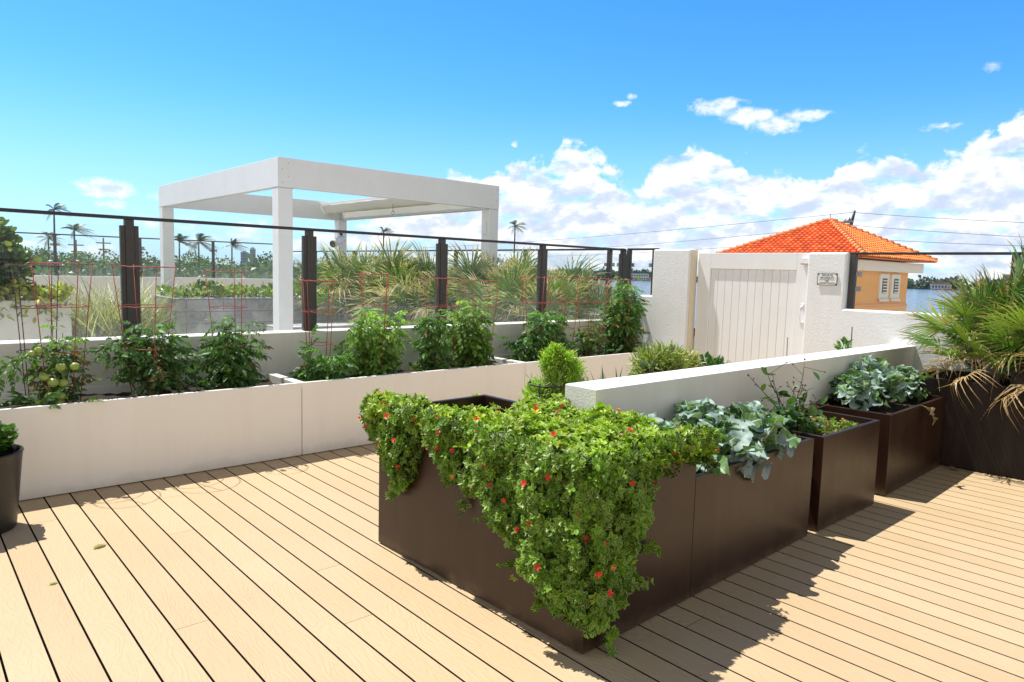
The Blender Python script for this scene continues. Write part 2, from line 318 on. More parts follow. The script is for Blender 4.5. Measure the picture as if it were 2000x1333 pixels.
class G:
    def __init__(s): s.v = []; s.f = []; s.m = []; s.sm = []
    def quadv(s, vs, mi=0, sm=False):
        k = len(s.v); s.v += [tuple(p) for p in vs]; s.f.append(tuple(range(k, k+len(vs)))); s.m.append(mi); s.sm.append(sm)
    def box(s, x0, x1, y0, y1, z0, z1, mi=0):
        k = len(s.v)
        s.v += [(x0, y0, z0), (x1, y0, z0), (x1, y1, z0), (x0, y1, z0), (x0, y0, z1), (x1, y0, z1), (x1, y1, z1), (x0, y1, z1)]
        for f in ((3, 2, 1, 0), (4, 5, 6, 7), (0, 1, 5, 4), (1, 2, 6, 5), (2, 3, 7, 6), (3, 0, 4, 7)):
            s.f.append(tuple(k+i for i in f)); s.m.append(mi); s.sm.append(False)
    def prism(s, poly, axis, a, b, mi=0):
        """poly: ccw 2-D points in the plane perpendicular to axis"""
        def P(p, t): return {'x': (t, p[0], p[1]), 'y': (p[0], t, p[1]), 'z': (p[0], p[1], t)}[axis]
        k = len(s.v); n = len(poly)
        s.v += [P(p, a) for p in poly]+[P(p, b) for p in poly]
        s.f.append(tuple(range(k+n-1, k-1, -1))); s.f.append(tuple(range(k+n, k+2*n)))
        for i in range(n): s.f.append((k+i, k+(i+1) % n, k+n+(i+1) % n, k+n+i))
        s.m += [mi]*(n+2); s.sm += [False]*(n+2)
    def tube(s, pts, r, n=6, mi=0, closed=False, cap=True):
        pts = [Vector(p) for p in pts]; N = len(pts); k0 = len(s.v)
        rr = r if isinstance(r, (list, tuple)) else [r]*N
        up = Vector((0, 0, 1))
        for i, p in enumerate(pts):
            a = pts[(i-1) % N] if (closed or i > 0) else pts[i]; b = pts[(i+1) % N] if (closed or i < N-1) else pts[i]
            t = (b-a).normalized() if (b-a).length > 1e-9 else up
            ref = Vector((1, 0, 0)) if abs(t.z) > .9 else up
            x = t.cross(ref).normalized(); y = t.cross(x)
            for j in range(n):
                an = 2*math.pi*j/n; s.v.append(tuple(p+(x*math.cos(an)+y*math.sin(an))*rr[i]))
        for i in range(N if closed else N-1):
            for j in range(n):
                a = k0+i*n+j; b = k0+i*n+(j+1) % n; c = k0+((i+1) % N)*n+(j+1) % n; d = k0+((i+1) % N)*n+j
                s.f.append((a, b, c, d)); s.m.append(mi); s.sm.append(True)
        if cap and not closed:
            s.f.append(tuple(k0+j for j in range(n))[::-1]); s.f.append(tuple(k0+(N-1)*n+j for j in range(n)))
            s.m += [mi]*2; s.sm += [False]*2
    def lathe(s, prof, n=32, mi=0, cx=0, cy=0):
        k = len(s.v)
        for r, z in prof:
            for j in range(n): s.v.append((cx+r*math.cos(2*math.pi*j/n), cy+r*math.sin(2*math.pi*j/n), z))
        for i in range(len(prof)-1):
            for j in range(n):
                s.f.append((k+i*n+j, k+i*n+(j+1) % n, k+(i+1)*n+(j+1) % n, k+(i+1)*n+j)); s.m.append(mi); s.sm.append(True)
    def sphere(s, c, r, n=14, mi=0, sq=1.0, rib=0.0):
        k = len(s.v); m = n//2
        for i in range(m+1):
            ph = math.pi*i/m
            for j in range(n):
                th = 2*math.pi*j/n; q = r*(1+rib*math.cos(5*th)*math.sin(ph))
                s.v.append((c[0]+q*math.sin(ph)*math.cos(th), c[1]+q*math.sin(ph)*math.sin(th), c[2]+r*sq*math.cos(ph)))
        for i in range(m):
            for j in range(n):
                s.f.append((k+(i+1)*n+j, k+(i+1)*n+(j+1) % n, k+i*n+(j+1) % n, k+i*n+j)); s.m.append(mi); s.sm.append(True)
    def build(s, name, mats, parent=None, bevel=0.0, col=None):
        me = bpy.data.meshes.new(name); me.from_pydata(s.v, [], s.f)
        for m in (mats if isinstance(mats, (list, tuple)) else [mats]): me.materials.append(M[m] if isinstance(m, str) else m)
        me.polygons.foreach_set('material_index', s.m); me.polygons.foreach_set('use_smooth', s.sm)
        if col is not None:
            at = me.color_attributes.new('col', 'FLOAT_COLOR', 'POINT')
            at.data.foreach_set('color', np.concatenate([np.asarray(col, float), np.ones((len(s.v), 1))], 1).ravel())
        me.validate(); me.update()
        o = bpy.data.objects.new(name, me); COL.objects.link(o)
        if parent is not None: o.parent = parent
        if bevel:
            b = o.modifiers.new('bevel', 'BEVEL'); b.width = bevel; b.segments = 2; b.limit_method = 'ANGLE'; b.angle_limit = R(40)
        return o

# ---- leaves in bulk
def norm(a): return a/np.maximum(np.linalg.norm(a, axis=-1, keepdims=True), 1e-9)
def frames(d, n):
    y = norm(np.asarray(d, float)); n = np.asarray(n, float)
    z = n-(n*y).sum(-1, keepdims=True)*y
    bad = np.linalg.norm(z, axis=-1) < 1e-3
    if bad.any(): z[bad] = np.cross(y[bad], [1, .2, 0.1])
    z = norm(z); x = np.cross(y, z)
    return np.stack([x, y, z], -1)
def leaf(rows, fold=.25, curl=0.0, n_across=1):
    """rows: list of (t, halfwidth); returns template V, T, UV; leaf along +Y from 0 to 1"""
    V = []; UV = []; T = []
    for t, w in rows:
        z = -curl*t*t
        for s in (-1, 0, 1):
            V.append((s*w, t, z+(fold*w if s else 0))); UV.append((.5+.5*s if w > 0 else .5, t))
    for i in range(len(rows)-1):
        for j in (0, 1):
            a = i*3+j; b = a+1; c = a+4; d = a+3
            if rows[i][1] > 0: T += [(a, b, c)]
            if rows[i+1][1] > 0 or True: T += [(a, c, d)] if rows[i+1][1] > 0 else []
            if rows[i][1] == 0: pass
    T2 = []
    for i in range(len(rows)-1):
        for j in (0, 1):
            a = i*3+j; b = a+1; c = a+4; d = a+3
            if rows[i][1] == 0: T2.append((a, c, d))
            elif rows[i+1][1] == 0: T2.append((a, b, c))
            else: T2 += [(a, b, c), (a, c, d)]
    return np.array(V, float), np.array(T2, int), np.array(UV, float)
def merge(parts):
    V = []; T = []; U = []; k = 0
    for v, t, u in parts: V.append(v); T.append(t+k); U.append(u); k += len(v)
    return np.concatenate(V), np.concatenate(T), np.concatenate(U)
def xform(tp, pos, fr, s):
    v, t, u = tp; return (v*s)@np.asarray(fr).T+np.asarray(pos), t, u
class LB:
    def __init__(s): s.V = []; s.T = []; s.U = []; s.C = []; s.k = 0
    def add(s, tp, P, Rm, S, C):
        v, t, u = tp; P = np.atleast_2d(P).astype(float); n = len(P)
        S = np.broadcast_to(np.asarray(S, float), (n,)); C = np.broadcast_to(np.asarray(C, float), (n, 3))
        W = np.einsum('nij,vj->nvi', Rm, v)*S[:, None, None]+P[:, None, :]
        s.V.append(W.reshape(-1, 3)); s.T.append((t[None]+(np.arange(n)*len(v))[:, None, None]+s.k).reshape(-1, 3))
        s.U.append(np.tile(u, (n, 1))); s.C.append(np.repeat(C, len(v), 0)); s.k += n*len(v)
    def build(s, name, material, parent=None, smooth=False):
        V = np.concatenate(s.V); T = np.concatenate(s.T); U = np.concatenate(s.U); C = np.concatenate(s.C)
        me = bpy.data.meshes.new(name); me.vertices.add(len(V)); me.vertices.foreach_set('co', V.ravel().astype(np.float32))
        me.loops.add(T.size); me.loops.foreach_set('vertex_index', T.ravel().astype(np.int32))
        me.polygons.add(len(T)); me.polygons.foreach_set('loop_start', np.arange(0, T.size, 3, dtype=np.int32))
        me.polygons.foreach_set('use_smooth', np.full(len(T), smooth))
        me.materials.append(M[material]); me.update(calc_edges=True)
        uv = me.uv_layers.new(name='UVMap'); uv.data.foreach_set('uv', U[T.ravel()].ravel().astype(np.float32))
        at = me.color_attributes.new('col', 'FLOAT_COLOR', 'POINT')
        at.data.foreach_set('color', np.concatenate([C, np.ones((len(C), 1))], 1).ravel().astype(np.float32))
        me.validate(); o = bpy.data.objects.new(name, me); COL.objects.link(o)
        if parent is not None: o.parent = parent
        return o
def rdir(n, up=0.0, spread=1.0):
    a = rng.normal(size=(n, 3))*spread; a[:, 2] += up; return norm(a)
def colvar(base, n, amt=.25, alt=None, pa=0.0):
    b = np.tile(np.array(base, float), (n, 1))
    if alt is not None:
        k = rng.random(n) < pa; b[k] = alt
    return np.clip(b*(1+rng.normal(size=(n, 1))*amt)*(1+rng.normal(size=(n, 3))*amt*.3), .004, .95)
def fbm(x, y, seed=0):
    v = 0
    for k, (f, a) in enumerate(((1, 1), (2.1, .5), (4.3, .25))):
        v = v+a*np.sin(f*x*1.7+seed+1.3*k)*np.cos(f*y*1.9+seed*1.7+k*2.1)
    return v

# ------------------------------------------------------------------ ground, water, deck
M['deck_side'] = mat('deck_side', (.022, .015, .009), .95, spec=.1)  # board sides coloured near black, painting the shade in the gaps
def sheet(name, mat_, pts, z):
    g = G(); g.quadv([(x, y, z) for x, y in pts]); o = g.build(name, mat_); return props(o, kind='structure')
sheet('ground', 'land', [(-6000, -6000), (6000, -6000), (6000, 6000), (-6000, 6000)], -7.5)
sheet('water', 'water', [(30, -2500), (1500, -2500), (1500, 1300), (160, 130), (60, 30), (30, -20)], -6.0)

def deck():
    g = G(); cols = []; pitch, gap = .149, .009
    y0, y1 = -3.5, 6.165
    forced = {3: [4.29], 1: [3.125], 6: [3.3], 13: [1.72]}
    k = -16
    while True:
        x0 = .715+k*pitch
        if x0 > 7.7: break
        cuts = sorted([y0, y1]+forced.get(k, [])+([rng.uniform(-2, 5.5)] if k not in forced and rng.random() < .3 else []))
        for a, b in zip(cuts, cuts[1:]):
            n0 = len(g.v); g.box(x0+gap/2, min(x0+pitch-gap/2, 7.74), a+.0012, b-.0012, -.028, 0)
            c = rng.random(3); cols += [tuple(c)]*(len(g.v)-n0)
        k += 1
    g.m = [1 if i % 6 in (2, 3, 4, 5) else 0 for i in range(len(g.f))]
    o = g.build('deck', ['deck', 'deck_side'], col=cols); props(o, kind='structure')
    g = G(); g.box(-2, 7.74, -3.5, 6.17, -.4, -.16); props(g.build('deck_base', 'deck_under'), kind='structure')
deck()
g = G(); g.box(-14, 7.74, 6.46, 18.1, -.3, -.01); props(g.build('terrace_floor', 'terrace'), kind='structure')

M['bounce_paving'] = mat('bounce_paving', (.62, .58, .50), .85, var=(.6, (.54, .50, .43), .7))
sheet('bounce_patio', 'bounce_paving', [(16, 1.5), (30, 1.5), (30, 16), (16, 16)], -2.6)  # unseen pale sheet, added to bounce light onto the orange wall

# ------------------------------------------------------------------ boxes / planters
def open_box(g, x0, x1, y0, y1, z0, z1, t, zin, mi=0):
    k = len(g.v)
    o = [(x0, y0), (x1, y0), (x1, y1), (x0, y1)]; i = [(x0+t, y0+t), (x1-t, y0+t), (x1-t, y1-t), (x0+t, y1-t)]
    g.v += [(x, y, z0) for x, y in o]+[(x, y, z1) for x, y in o]+[(x, y, z1) for x, y in i]+[(x, y, zin) for x, y in i]
    F = []
    for a in range(4):
        b = (a+1) % 4
        F += [(k+a, k+b, k+4+b, k+4+a), (k+4+a, k+4+b, k+8+b, k+8+a), (k+8+a, k+8+b, k+12+b, k+12+a)]
    F += [(k+3, k+2, k+1, k)]
    g.f += F; g.m += [mi]*len(F); g.sm += [False]*len(F)
def soil_patch(parent, x0, x1, y0, y1, z, m='soil', bump=.025):
    g = G(); nx = max(4, int((x1-x0)/.05)); ny = max(4, int((y1-y0)/.05))
    for j in range(ny+1):
        for i in range(nx+1):
            x = x0+(x1-x0)*i/nx; y = y0+(y1-y0)*j/ny
            g.v.append((x, y, z+bump*float(fbm(np.array(x*5), np.array(y*5), 2))*.6+rng.normal()*.006))
    for j in range(ny):
        for i in range(nx):
            a = j*(nx+1)+i; g.f.append((a, a+1, a+nx+2, a+nx+1)); g.m.append(0); g.sm.append(True)
    return g.build('soil', m, parent)
# white planters along the fence
wp = [(-2.5, .02), (.026, 2.546), (2.552, 5.096), (5.102, 7.70)]
wl = ['cream rectangular planter behind the black pot, first of the row', 'long cream planter holding the tomato plant with green fruit', 'long cream planter holding the pale green tomato bush, behind the trailing flowers',
      'cream planter at the far end of the row, against the white gate wall']
for (a, b), lb in list(zip(wp, wl))[1:]:
    t = thing('rectangular_planter', lb, 'planter', (a, 5.47, 0), 0, 'cream planters in a row below the glass fence')
    g = G(); open_box(g, 0, b-a, 0, .69, 0.006, .625, .035, .5); g.build('box', 'cream_panel', t, bevel=.004)
    g = G(); g.box(.045, b-a-.045, .035, .05, .585, .6); g.build('inner_ledge', 'white_paint', t)
    soil_patch(t, .03, b-a-.03, .03, .66, .555)
# bronze boxes, slightly turned against the boards
BO = (2.104, 1.852); BR = R(1.25)
def bw(u, v): c, s = math.cos(BR), math.sin(BR); return (BO[0]+u*c-v*s, BO[1]+u*s+v*c)
bro = [('tall bronze metal planter under the trailing red flowers, nearest the camera', 0, .800, 1.585, .80, .70),
       ('bronze metal planter full of bluish broccoli, touching the tall planter', 0.802, 2.125, .60, .625, .55),
       ('bronze metal planter holding the leggy twiggy shrub and bare soil', 2.235, 3.125, .60, .620, .555),
       ('bronze metal planter with broccoli, nearest the palm planter', 3.36, 4.70, .60, .620, .56)]
BX = []
for lb, u0, u1, dv, h, zs in bro:
    x, y = bw(u0, 0); ry = BR
    if 'leggy' in lb: x, y, ry = 4.335, 1.886, 0.0
    if 'nearest the palm' in lb: x, y, ry = 5.488, 1.907, R(1.7)
    t = thing('metal_planter', lb, 'planter', (x, y, 0), ry, 'bronze metal planters around the low wall')
    g = G(); open_box(g, 0, u1-u0, 0, dv, 0.008, h, .03, zs-.06); g.build('box', 'bronze', t, bevel=.003)
    soil_patch(t, .025, u1-u0-.025, .025, dv-.025, zs, 'dry_soil' if 'leggy' in lb else 'soil'); BX.append(t)
t = thing('metal_planter', 'large dark brown planter at the right holding the fan palms', 'planter', (6.852, 1.974, 0), R(5.5), 'bronze metal planters around the low wall')
g = G(); open_box(g, 0, .85, -2.6, .27, .008, .765, .03, .6); g.build('box', 'bronze_dark', t, bevel=.003)
soil_patch(t, .025, .825, -2.57, .24, .67)
PAL = t

# ------------------------------------------------------------------ walls
g = G(); g.box(2.895, 7.75, 2.52, 2.765, 0, .963)
o = g.build('low_wall', 'cream_wall'); props(o, 'low wall behind the broccoli planters, coloured cream for shade and white for the sunlit top', 'wall')
o.data.materials.append(M['stucco_fine']); o.data.materials.append(M['stucco'])
for p in o.data.polygons:  # sides keep the shade cream, end and top get the sunlit white
    if p.normal.x < -.5: p.material_index = 1
    if p.normal.z > .5: p.material_index = 2
bv = o.modifiers.new('bevel', 'BEVEL'); bv.width = .006; bv.segments = 2
g = G(); g.box(-3, 7.745, 6.2, 6.44, -.01, .978)
g.box(-3, 7.745, 6.165, 6.1985, .0, .60)
props(g.build('parapet_wall', 'cream_wall', bevel=.006), 'long cream parapet carrying the glass fence behind the tomato plants', 'wall')

# gate wall: outline in the plane X = 7.75 (y, z)
t = thing('gate_wall', 'white stucco wall with two tall pillars either side of the gate', 'wall', (7.75, 0, 0))
g = G()
g.prism([(5.251, -.2), (6.45, -.2), (6.45, 1.0), (6.06, 1.0), (6.06, 1.325), (5.84, 1.325), (5.84, 1.95), (5.251, 1.95)], 'x', 0, .17)
g.build('pillar', 'stucco', t, bevel=.02)
g = G()
g.prism([(-3.2, -.2), (3.70, -.2), (3.70, 1.905), (3.268, 1.905), (3.268, 1.295), (-3.2, 1.295)], 'x', 0, .18)
g.build('pillar', 'stucco', t, bevel=.02)
g = G(); g.box(.02, .15, 5.2395, 5.2495, -.1, 1.94); g.build('return_shade', 'shade_cream', t)  # thin panel over the reveal, its cream stands for deck-lit shade
g = G(); g.box(0, .2, 6.48, 18.1, -.2, 1.0); g.build('side_parapet', 'cream_wall', t)

# gate
t = thing('gate', 'white board gate with recessed planks, latch and pull handle', 'gate', (7.87, 3.68, .04))
W, H = 1.53, 1.865
g = G()
g.box(0, .05, .03, .20, 0, H); g.box(0, .05, W-.19, W-.005, 0, H)
g.box(0, .05, .2005, W-.1905, H-.20, H); g.box(0, .05, .2005, W-.1905, 0, .2)
g.build('frame', 'white_paint', t, bevel=.004)
n = 11; y0 = .2; y1 = W-.19; w = (y1-y0)/n
g = G()
for i in range(n): g.box(.022, .040, y0+i*w+.0015, y0+(i+1)*w-.0015, .2, H-.2)
g.build('plank_panel', 'white_paint', t, bevel=.004)
g = G(); g.box(.0401, .046, y0, y1, .2, H-.2); g.build('backing', 'cream_wall', t)
g = G(); zc = 1.20-.04
g.tube([(-.004, .10, zc+.10), (-.03, .10, zc+.085), (-.048, .10, zc+.03), (-.048, .10, zc-.03), (-.03, .10, zc-.085), (-.004, .10, zc-.10)], [.012, .011, .012, .012, .011, .012], 8)
g.box(-.006, -.0005, .075, .125, zc+.085, zc+.125); g.box(-.006, -.0005, .075, .125, zc-.125, zc-.085)
h = g.build('handle', 'white_paint', t, bevel=.002)
g = G()
for dy in (-.013, .013):
    for dz in (.105, -.105):
        g = G(); g.sphere((-.007, .10+dy, zc+dz), .0045, 8); g.build('screw', 'rust', h)
g = G(); g.box(-.055, -.0005, .02, .13, H-.085, H-.06); g.box(-.055, -.03, .02, .13, H-.12, H-.086); g.build('latch', 'white_paint', t, bevel=.003)
g = G(); g.box(-.058, -.004, .018, .132, H-.135, H-.1205); g.build('latch_bolt', 'rust', t, bevel=.002)

# sign
t = thing('wall_sign', 'small white plaque reading PRIVATE PROPERTY NO ADMITTANCE on the gate pillar', 'sign', (7.75, 3.46, 1.61))
g = G(); g.box(-.014, -.006, -.105, .105, -.062, .062); g.build('plate', 'sign_white', t, bevel=.002)
g = G()
for a, b, c, d in ((-.107, .107, -.0652, -.0628), (-.107, .107, .0628, .0652)): g.box(-.0155, -.006, a, b, c, d)
for a, b in ((-.1082, -.1058), (.1058, .1082)): g.box(-.0155, -.006, a, b, -.0652, .0652)
for sy in (-1, 1):
    for sz in (-1, 1): g.box(-.0165, -.0145, sy*.098-.007, sy*.098+.007, sz*.055-.007, sz*.055+.007)
g.box(-.0155, -.0142, -.085, .085, -.0055, -.0035); g.build('border', 'sign_black', t)
def text(body, size, loc, rot, m, parent, name='lettering', ext=.0006, sx=1.0):
    cu = bpy.data.curves.new('txt', 'FONT'); cu.body = body; cu.size = size; cu.align_x = 'CENTER'; cu.align_y = 'CENTER'; cu.extrude = ext
    cu.offset = 0.0
    ob = bpy.data.objects.new('txt', cu); COL.objects.link(ob)
    bpy.context.view_layer.update()
    me = bpy.data.meshes.new_from_object(ob.evaluated_get(bpy.context.evaluated_depsgraph_get()))
    bpy.data.objects.remove(ob); me.name = name
    me.materials.clear(); me.materials.append(M[m])
    o = bpy.data.objects.new(name, me); COL.objects.link(o); o.parent = parent; o.location = loc; o.rotation_euler = rot; o.scale = (sx, 1, 1)
    return o
for body, z in (('PRIVATE', .042), ('PROPERTY', .013), ('NO', -.020), ('ADMITTANCE', -.044)):
    text(body, .031 if z > 0 else .026, (-.0148, 0, z), (R(90), 0, R(-90)), 'sign_black', t, sx=1.05)

# ------------------------------------------------------------------ glass fences
def fence_run(name, label, A, B, zb, zr, posts, glass_top, style='wide'):
    """A,B (x,y) ends; posts: distances along; local x along run"""
    A = Vector(A); B = Vector(B); L = (B-A).length; rz = math.atan2(B.y-A.y, B.x-A.x)
    t = thing(name, label, 'fence', (A.x, A.y, zb), rz); h = zr-zb
    g = G(); g.box(-.02, L+.02, -.028, .028, h-.013, h+.013); g.build('top_rail', 'dark_metal', t, bevel=.004)
    for p in posts:
        g = G()
        if style == 'wide':
            g.box(p-.033, p+.033, -.03, .03, .0, h-.0135); 
            g.box(p-.067, p-.0335, -.024, .024, .004, h-.062); g.box(p+.0335, p+.067, -.024, .024, .004, h-.062)
        else: g.box(p-.03, p+.03, -.03, .03, .0, h-.0135)
        g.build('post', 'post_metal', t, bevel=.004)
    ends = sorted(set([0]+list(posts)+[L]))
    for a, b in zip(ends, ends[1:]):
        if b-a < .2: continue
        e = .071 if style == 'wide' else .05
        g = G(); g.box(0, (b-a)-2*e, -.005, .005, 0, glass_top-zb-.015)
        o = g.build('glass_panel', 'glass', t); o.location = (a+e, 0, .015)
        if style != 'wide':
            for zz in (.22, h-.22):
                for xx in (a+.031, b-.091):
                    g = G(); g.box(xx, xx+.06, -.014, .014, zz-.026, zz+.026); g.build('clamp', 'steel', t, bevel=.002)
    return t
fence_run('glass_fence', 'long glass fence with wide dark posts behind the tomato cages', (-2.0, 6.32), (7.72, 6.32), .978, 1.945,
          [2.0-.09, 3.47, 5.02, 6.58, 8.13, 9.70], 1.885)
fence_run('glass_fence', 'short glass fence between the corner post and the left gate pillar', (7.86, 6.34), (7.86, 5.86), 1.325, 1.958, [.0, .45], 1.90, 'slim')
fence_run('glass_fence', 'glass fence behind the palmettos on the side parapet', (7.86, 18.0), (7.86, 6.46), 1.0, 1.958, [0.2, 1.9, 3.8, 5.7, 7.6, 9.5, 11.3], 1.90, 'slim')
fence_run('glass_fence', 'glass fence on the right, from the sign pillar past the fan palm', (7.85, 3.266), (7.85, -3.0), 1.295, 1.895, [.035, 1.5, 3.0, 4.5], 1.845, 'slim')
fence_run('glass_fence', 'distant glass fence along the far side of the next terrace', (-6.0, 18.6), (7.6, 17.6), 1.24, 2.13, [1.6, 3.3, 5.1, 6.9, 8.75, 10.4, 12.0], 2.07, 'slim')
g = G(); g.prism([(-8, 18.75), (-8, 18.5), (7.7, 17.45), (7.7, 17.7)], 'z', -.2, 1.24)
props(g.build('far_parapet', 'cream_wall'), 'cream parapet along the far side of the next terrace', 'wall')

# ------------------------------------------------------------------ pergola on the next terrace
t = thing('pergola', 'white square pergola with flat beams standing on the next terrace', 'pergola', (3.87, 9.0, 0))
PX, PY, ZB, ZT = 3.81, 5.4, 2.625, 3.01
for x, y, w in ((0.003, 0.003, .2), (PX-.203, .003, .2), (.003, PY-.203, .2), (PX-.203, PY-.203, .2)):
    g = G(); g.box(x, x+w, y, y+w, 0, ZB-.001); g.build('column', 'white_paint', t, bevel=.006)
g = G(); g.box(-.012, .22, PY-.22, PY+.012, 0, .42); g.build('column_base', 'white_paint', t, bevel=.01)
g = G(); g.prism([(0, 0), (PX, 0), (PX-.1, .1), (.1, .1)], 'z', ZB, ZT); g.build('beam', 'white_paint', t, bevel=.004)
g = G(); g.prism([(0, PY), (.1, PY-.1), (PX-.1, PY-.1), (PX, PY)], 'z', ZB, ZT); g.build('beam', 'white_paint', t, bevel=.004)
g = G(); g.prism([(-.0, 0.002), (.098, .1), (.098, PY-.1), (0, PY-.002)], 'z', ZB+.001, ZT-.001); g.build('beam', 'white_paint', t, bevel=.004)
g = G(); g.prism([(PX, .002), (PX, PY-.002), (PX-.098, PY-.1), (PX-.098, .1)], 'z', ZB+.001, ZT-.001); g.build('beam', 'white_paint', t, bevel=.004)
for x, y in ((0.003, 0.003), (PX-.203, .003), (PX-.203, PY-.203)):
    g = G(); g.box(x-.03, x+.23, y-.03, y+.23, 0, .03); g.build('base_plate', 'white_paint', t, bevel=.004)
for x, y, ax in ((0, 0, 'x'), (PX, 0, 'x')):
    for k in range(4):
        g = G(); xx = .06+.03*0 if x == 0 else PX-.14; zz = ZB+.06+.085*k
        g.tube([(xx+(k % 2)*.08, -.0005, zz), (xx+(k % 2)*.08, -.004, zz)], .006, 8); g.build('bolt', 'steel', t)
for x in (.003, PX-.203):
    g = G(); g.box(x-.0015, x+.2015, .0015, .203, ZB-.012, ZB-.0095); g.build('joint', 'post_metal', t)
# retracted shade cloth, bunched towards the right, on sliding bars
for k, (xa, xb, sag) in enumerate(((3.24, 3.46, .12), (3.46, 3.68, .10))):
    g = G(); nx, ny = 14, 16
    for j in range(ny+1):
        for i in range(nx+1):
            s_ = i/nx; y = .13+(PY-.26)*j/ny
            g.v.append((xa+(xb-xa)*s_, y, 2.90-.17*math.sin(math.pi*s_)*(sag/.13)+.006*math.sin(9*y+k)))
    for j in range(ny):
        for i in range(nx):
            a = j*(nx+1)+i; g.f.append((a, a+1, a+nx+2, a+nx+1)); g.m.append(0); g.sm.append(True)
    o = g.build('shade_cloth', 'canopy', t)
    g = G(); g.box(xa-.02, xa+.02, .11, PY-.11, 2.92, 2.96); g.build('shade_bar', 'white_paint', t, bevel=.003)
g = G(); g.tube([(3.25, 2.4, 2.80), (3.25, 2.4, 2.66)], .004, 6); g.tube([(3.25+.03*math.cos(a), 2.4, 2.63+.03*math.sin(a)) for a in [i*math.pi/5 for i in range(10)]], .005, 6, closed=True)
g.build('hook', 'dark_metal', t)
g = G(); g.box(PX-.225, PX-.204, .06, .14, 2.2, 2.42); g.build('switch_box', 'white_paint', t, bevel=.004)
t = thing('security_camera', 'white security camera clamped to the rear pergola column', 'camera', (7.56, 14.1, 2.2))
g = G(); g.tube([(-.12, -.12, .0), (-.42, -.30, -.12)], .085, 14); g.build('body', 'white_paint', t)
g = G(); g.tube([(-.425, -.303, -.122), (-.44, -.312, -.128)], .07, 14); g.build('lens', 'sign_black', t)
g = G(); g.tube([(-.10, -.02, .14), (-.13, -.12, .1), (-.15, -.14, .04)], .03, 8); g.tube([(-.09, -.09, -.06), (-.15, -.15, -.03)], .02, 8); g.build('bracket', 'dark_metal', t)

# ------------------------------------------------------------------ next terrace masonry
def solid(name, label, cat, m, boxes, bevel=.01):
    g = G()
    for b in boxes: g.box(*b)
    return props(g.build(name, m, None, bevel), label, cat)
bm_ = bpy.data.materials.new('stained_block'); bm_.use_nodes = True
def block_mat(m):
    nt = m.node_tree; b = nt.nodes['Principled BSDF']; tc = nd(nt, 'ShaderNodeTexCoord').outputs['Object']
    mp = nd(nt, 'ShaderNodeMapping'); mp.inputs['Rotation'].default_value = (R(90), 0, 0); nt.links.new(tc, mp.inputs[0])
    br = nd(nt, 'ShaderNodeTexBrick'); nt.links.new(mp.outputs[0], br.inputs[0]); br.inputs['Scale'].default_value = 1.0
    br.inputs['Brick Width'].default_value = .6; br.inputs['Row Height'].default_value = .2; br.inputs['Mortar Size'].default_value = .008
    br.inputs['Color1'].default_value = (.5, .5, .49, 1); br.inputs['Color2'].default_value = (.42, .42, .41, 1); br.inputs['Mortar'].default_value = (.22, .22, .22, 1)
    n = noise(nt, tc, 1.6, 8, .68, .5)
    nt.links.new(mixc(nt, mth(nt, 'MULTIPLY', ramp(nt, n, [(.42, 0.0), (.6, 1.0)]), .7), br.outputs[0], (.17, .17, .17)), b.inputs['Base Color'])
    b.inputs['Roughness'].default_value = .85
block_mat(bm_); M['block'] = bm_
solid('block_planter', 'long grey stained concrete block planter behind the pergola front column', 'planter', 'block', [(3.45, 7.2, 12.0, 13.4, 0, 1.02)])
solid('stone_bench', 'low grey block bench stepping in front of the block planter', 'bench', 'block', [(4.6, 7.3, 10.6, 11.2, 0, .62)])
g = G(); g.prism([(7.0, 9.3), (7.2, 9.3), (6.6, 12.0), (6.4, 12.0)], 'z', 0, .93)
props(g.build('curved_wall', 'block', None, .01), 'grey block wall slanting past the dark hedge on the next terrace', 'wall')
solid('terrace_block', 'cream block planter box at the far left behind the glass', 'planter', 'cream_wall', [(-1.5, 1.93, 11.6, 12.6, 0, 1.02)])
solid('kerb', 'white low kerb on the next terrace below the grass clump', 'kerb', 'white_paint', [(2.35, 7.6, 14.3, 14.5, 0, .3)])

# ------------------------------------------------------------------ leaves templates
T_APT = leaf([(0, .06), (.3, .22), (.6, .27), (.86, .16), (1, 0)], .3, .2)
T_SIMPLE = leaf([(0, .0), (.25, .2), (.6, .24), (1, 0)], .25, .15)
T_ROUND = leaf([(0, 0), (.2, .36), (.6, .46), (.9, .25), (1, 0)], .12, .1)
T_LONG = leaf([(0, .02), (.3, .085), (.7, .07), (1, 0)], .4, .3)
T_CARD = leaf([(0, 0), (.5, .42), (1, 0)], .2, .1)
def rosette(n=7, seed=0, tilt=.6, base=None):
    r = np.random.default_rng(seed); parts = []
    for i in range(n):
        a = 2*math.pi*(i*.382)+r.normal()*.25; tl = tilt+r.normal()*.22-(.35 if i > 4 else 0)
        d = np.array([math.cos(a)*math.cos(tl), math.sin(a)*math.cos(tl), math.sin(tl)])
        fr = frames(d[None], np.array([[0, 0, 1.]]))[0]
        parts.append(xform(base or T_SIMPLE, d*.12, fr, r.uniform(.75, 1.15)))
    return merge(parts)
ROS = [rosette(8, i) for i in range(5)]
ROSA = [rosette(7, 30+i, .62, T_APT) for i in range(5)]
def leaflet_template():
    # toothed tomato leaflet
    rows = [(0, 0), (.15, .22), (.28, .19), (.45, .30), (.58, .2), (.75, .17), (1, 0)]
    return leaf(rows, .3, .35)
LFT = leaflet_template()
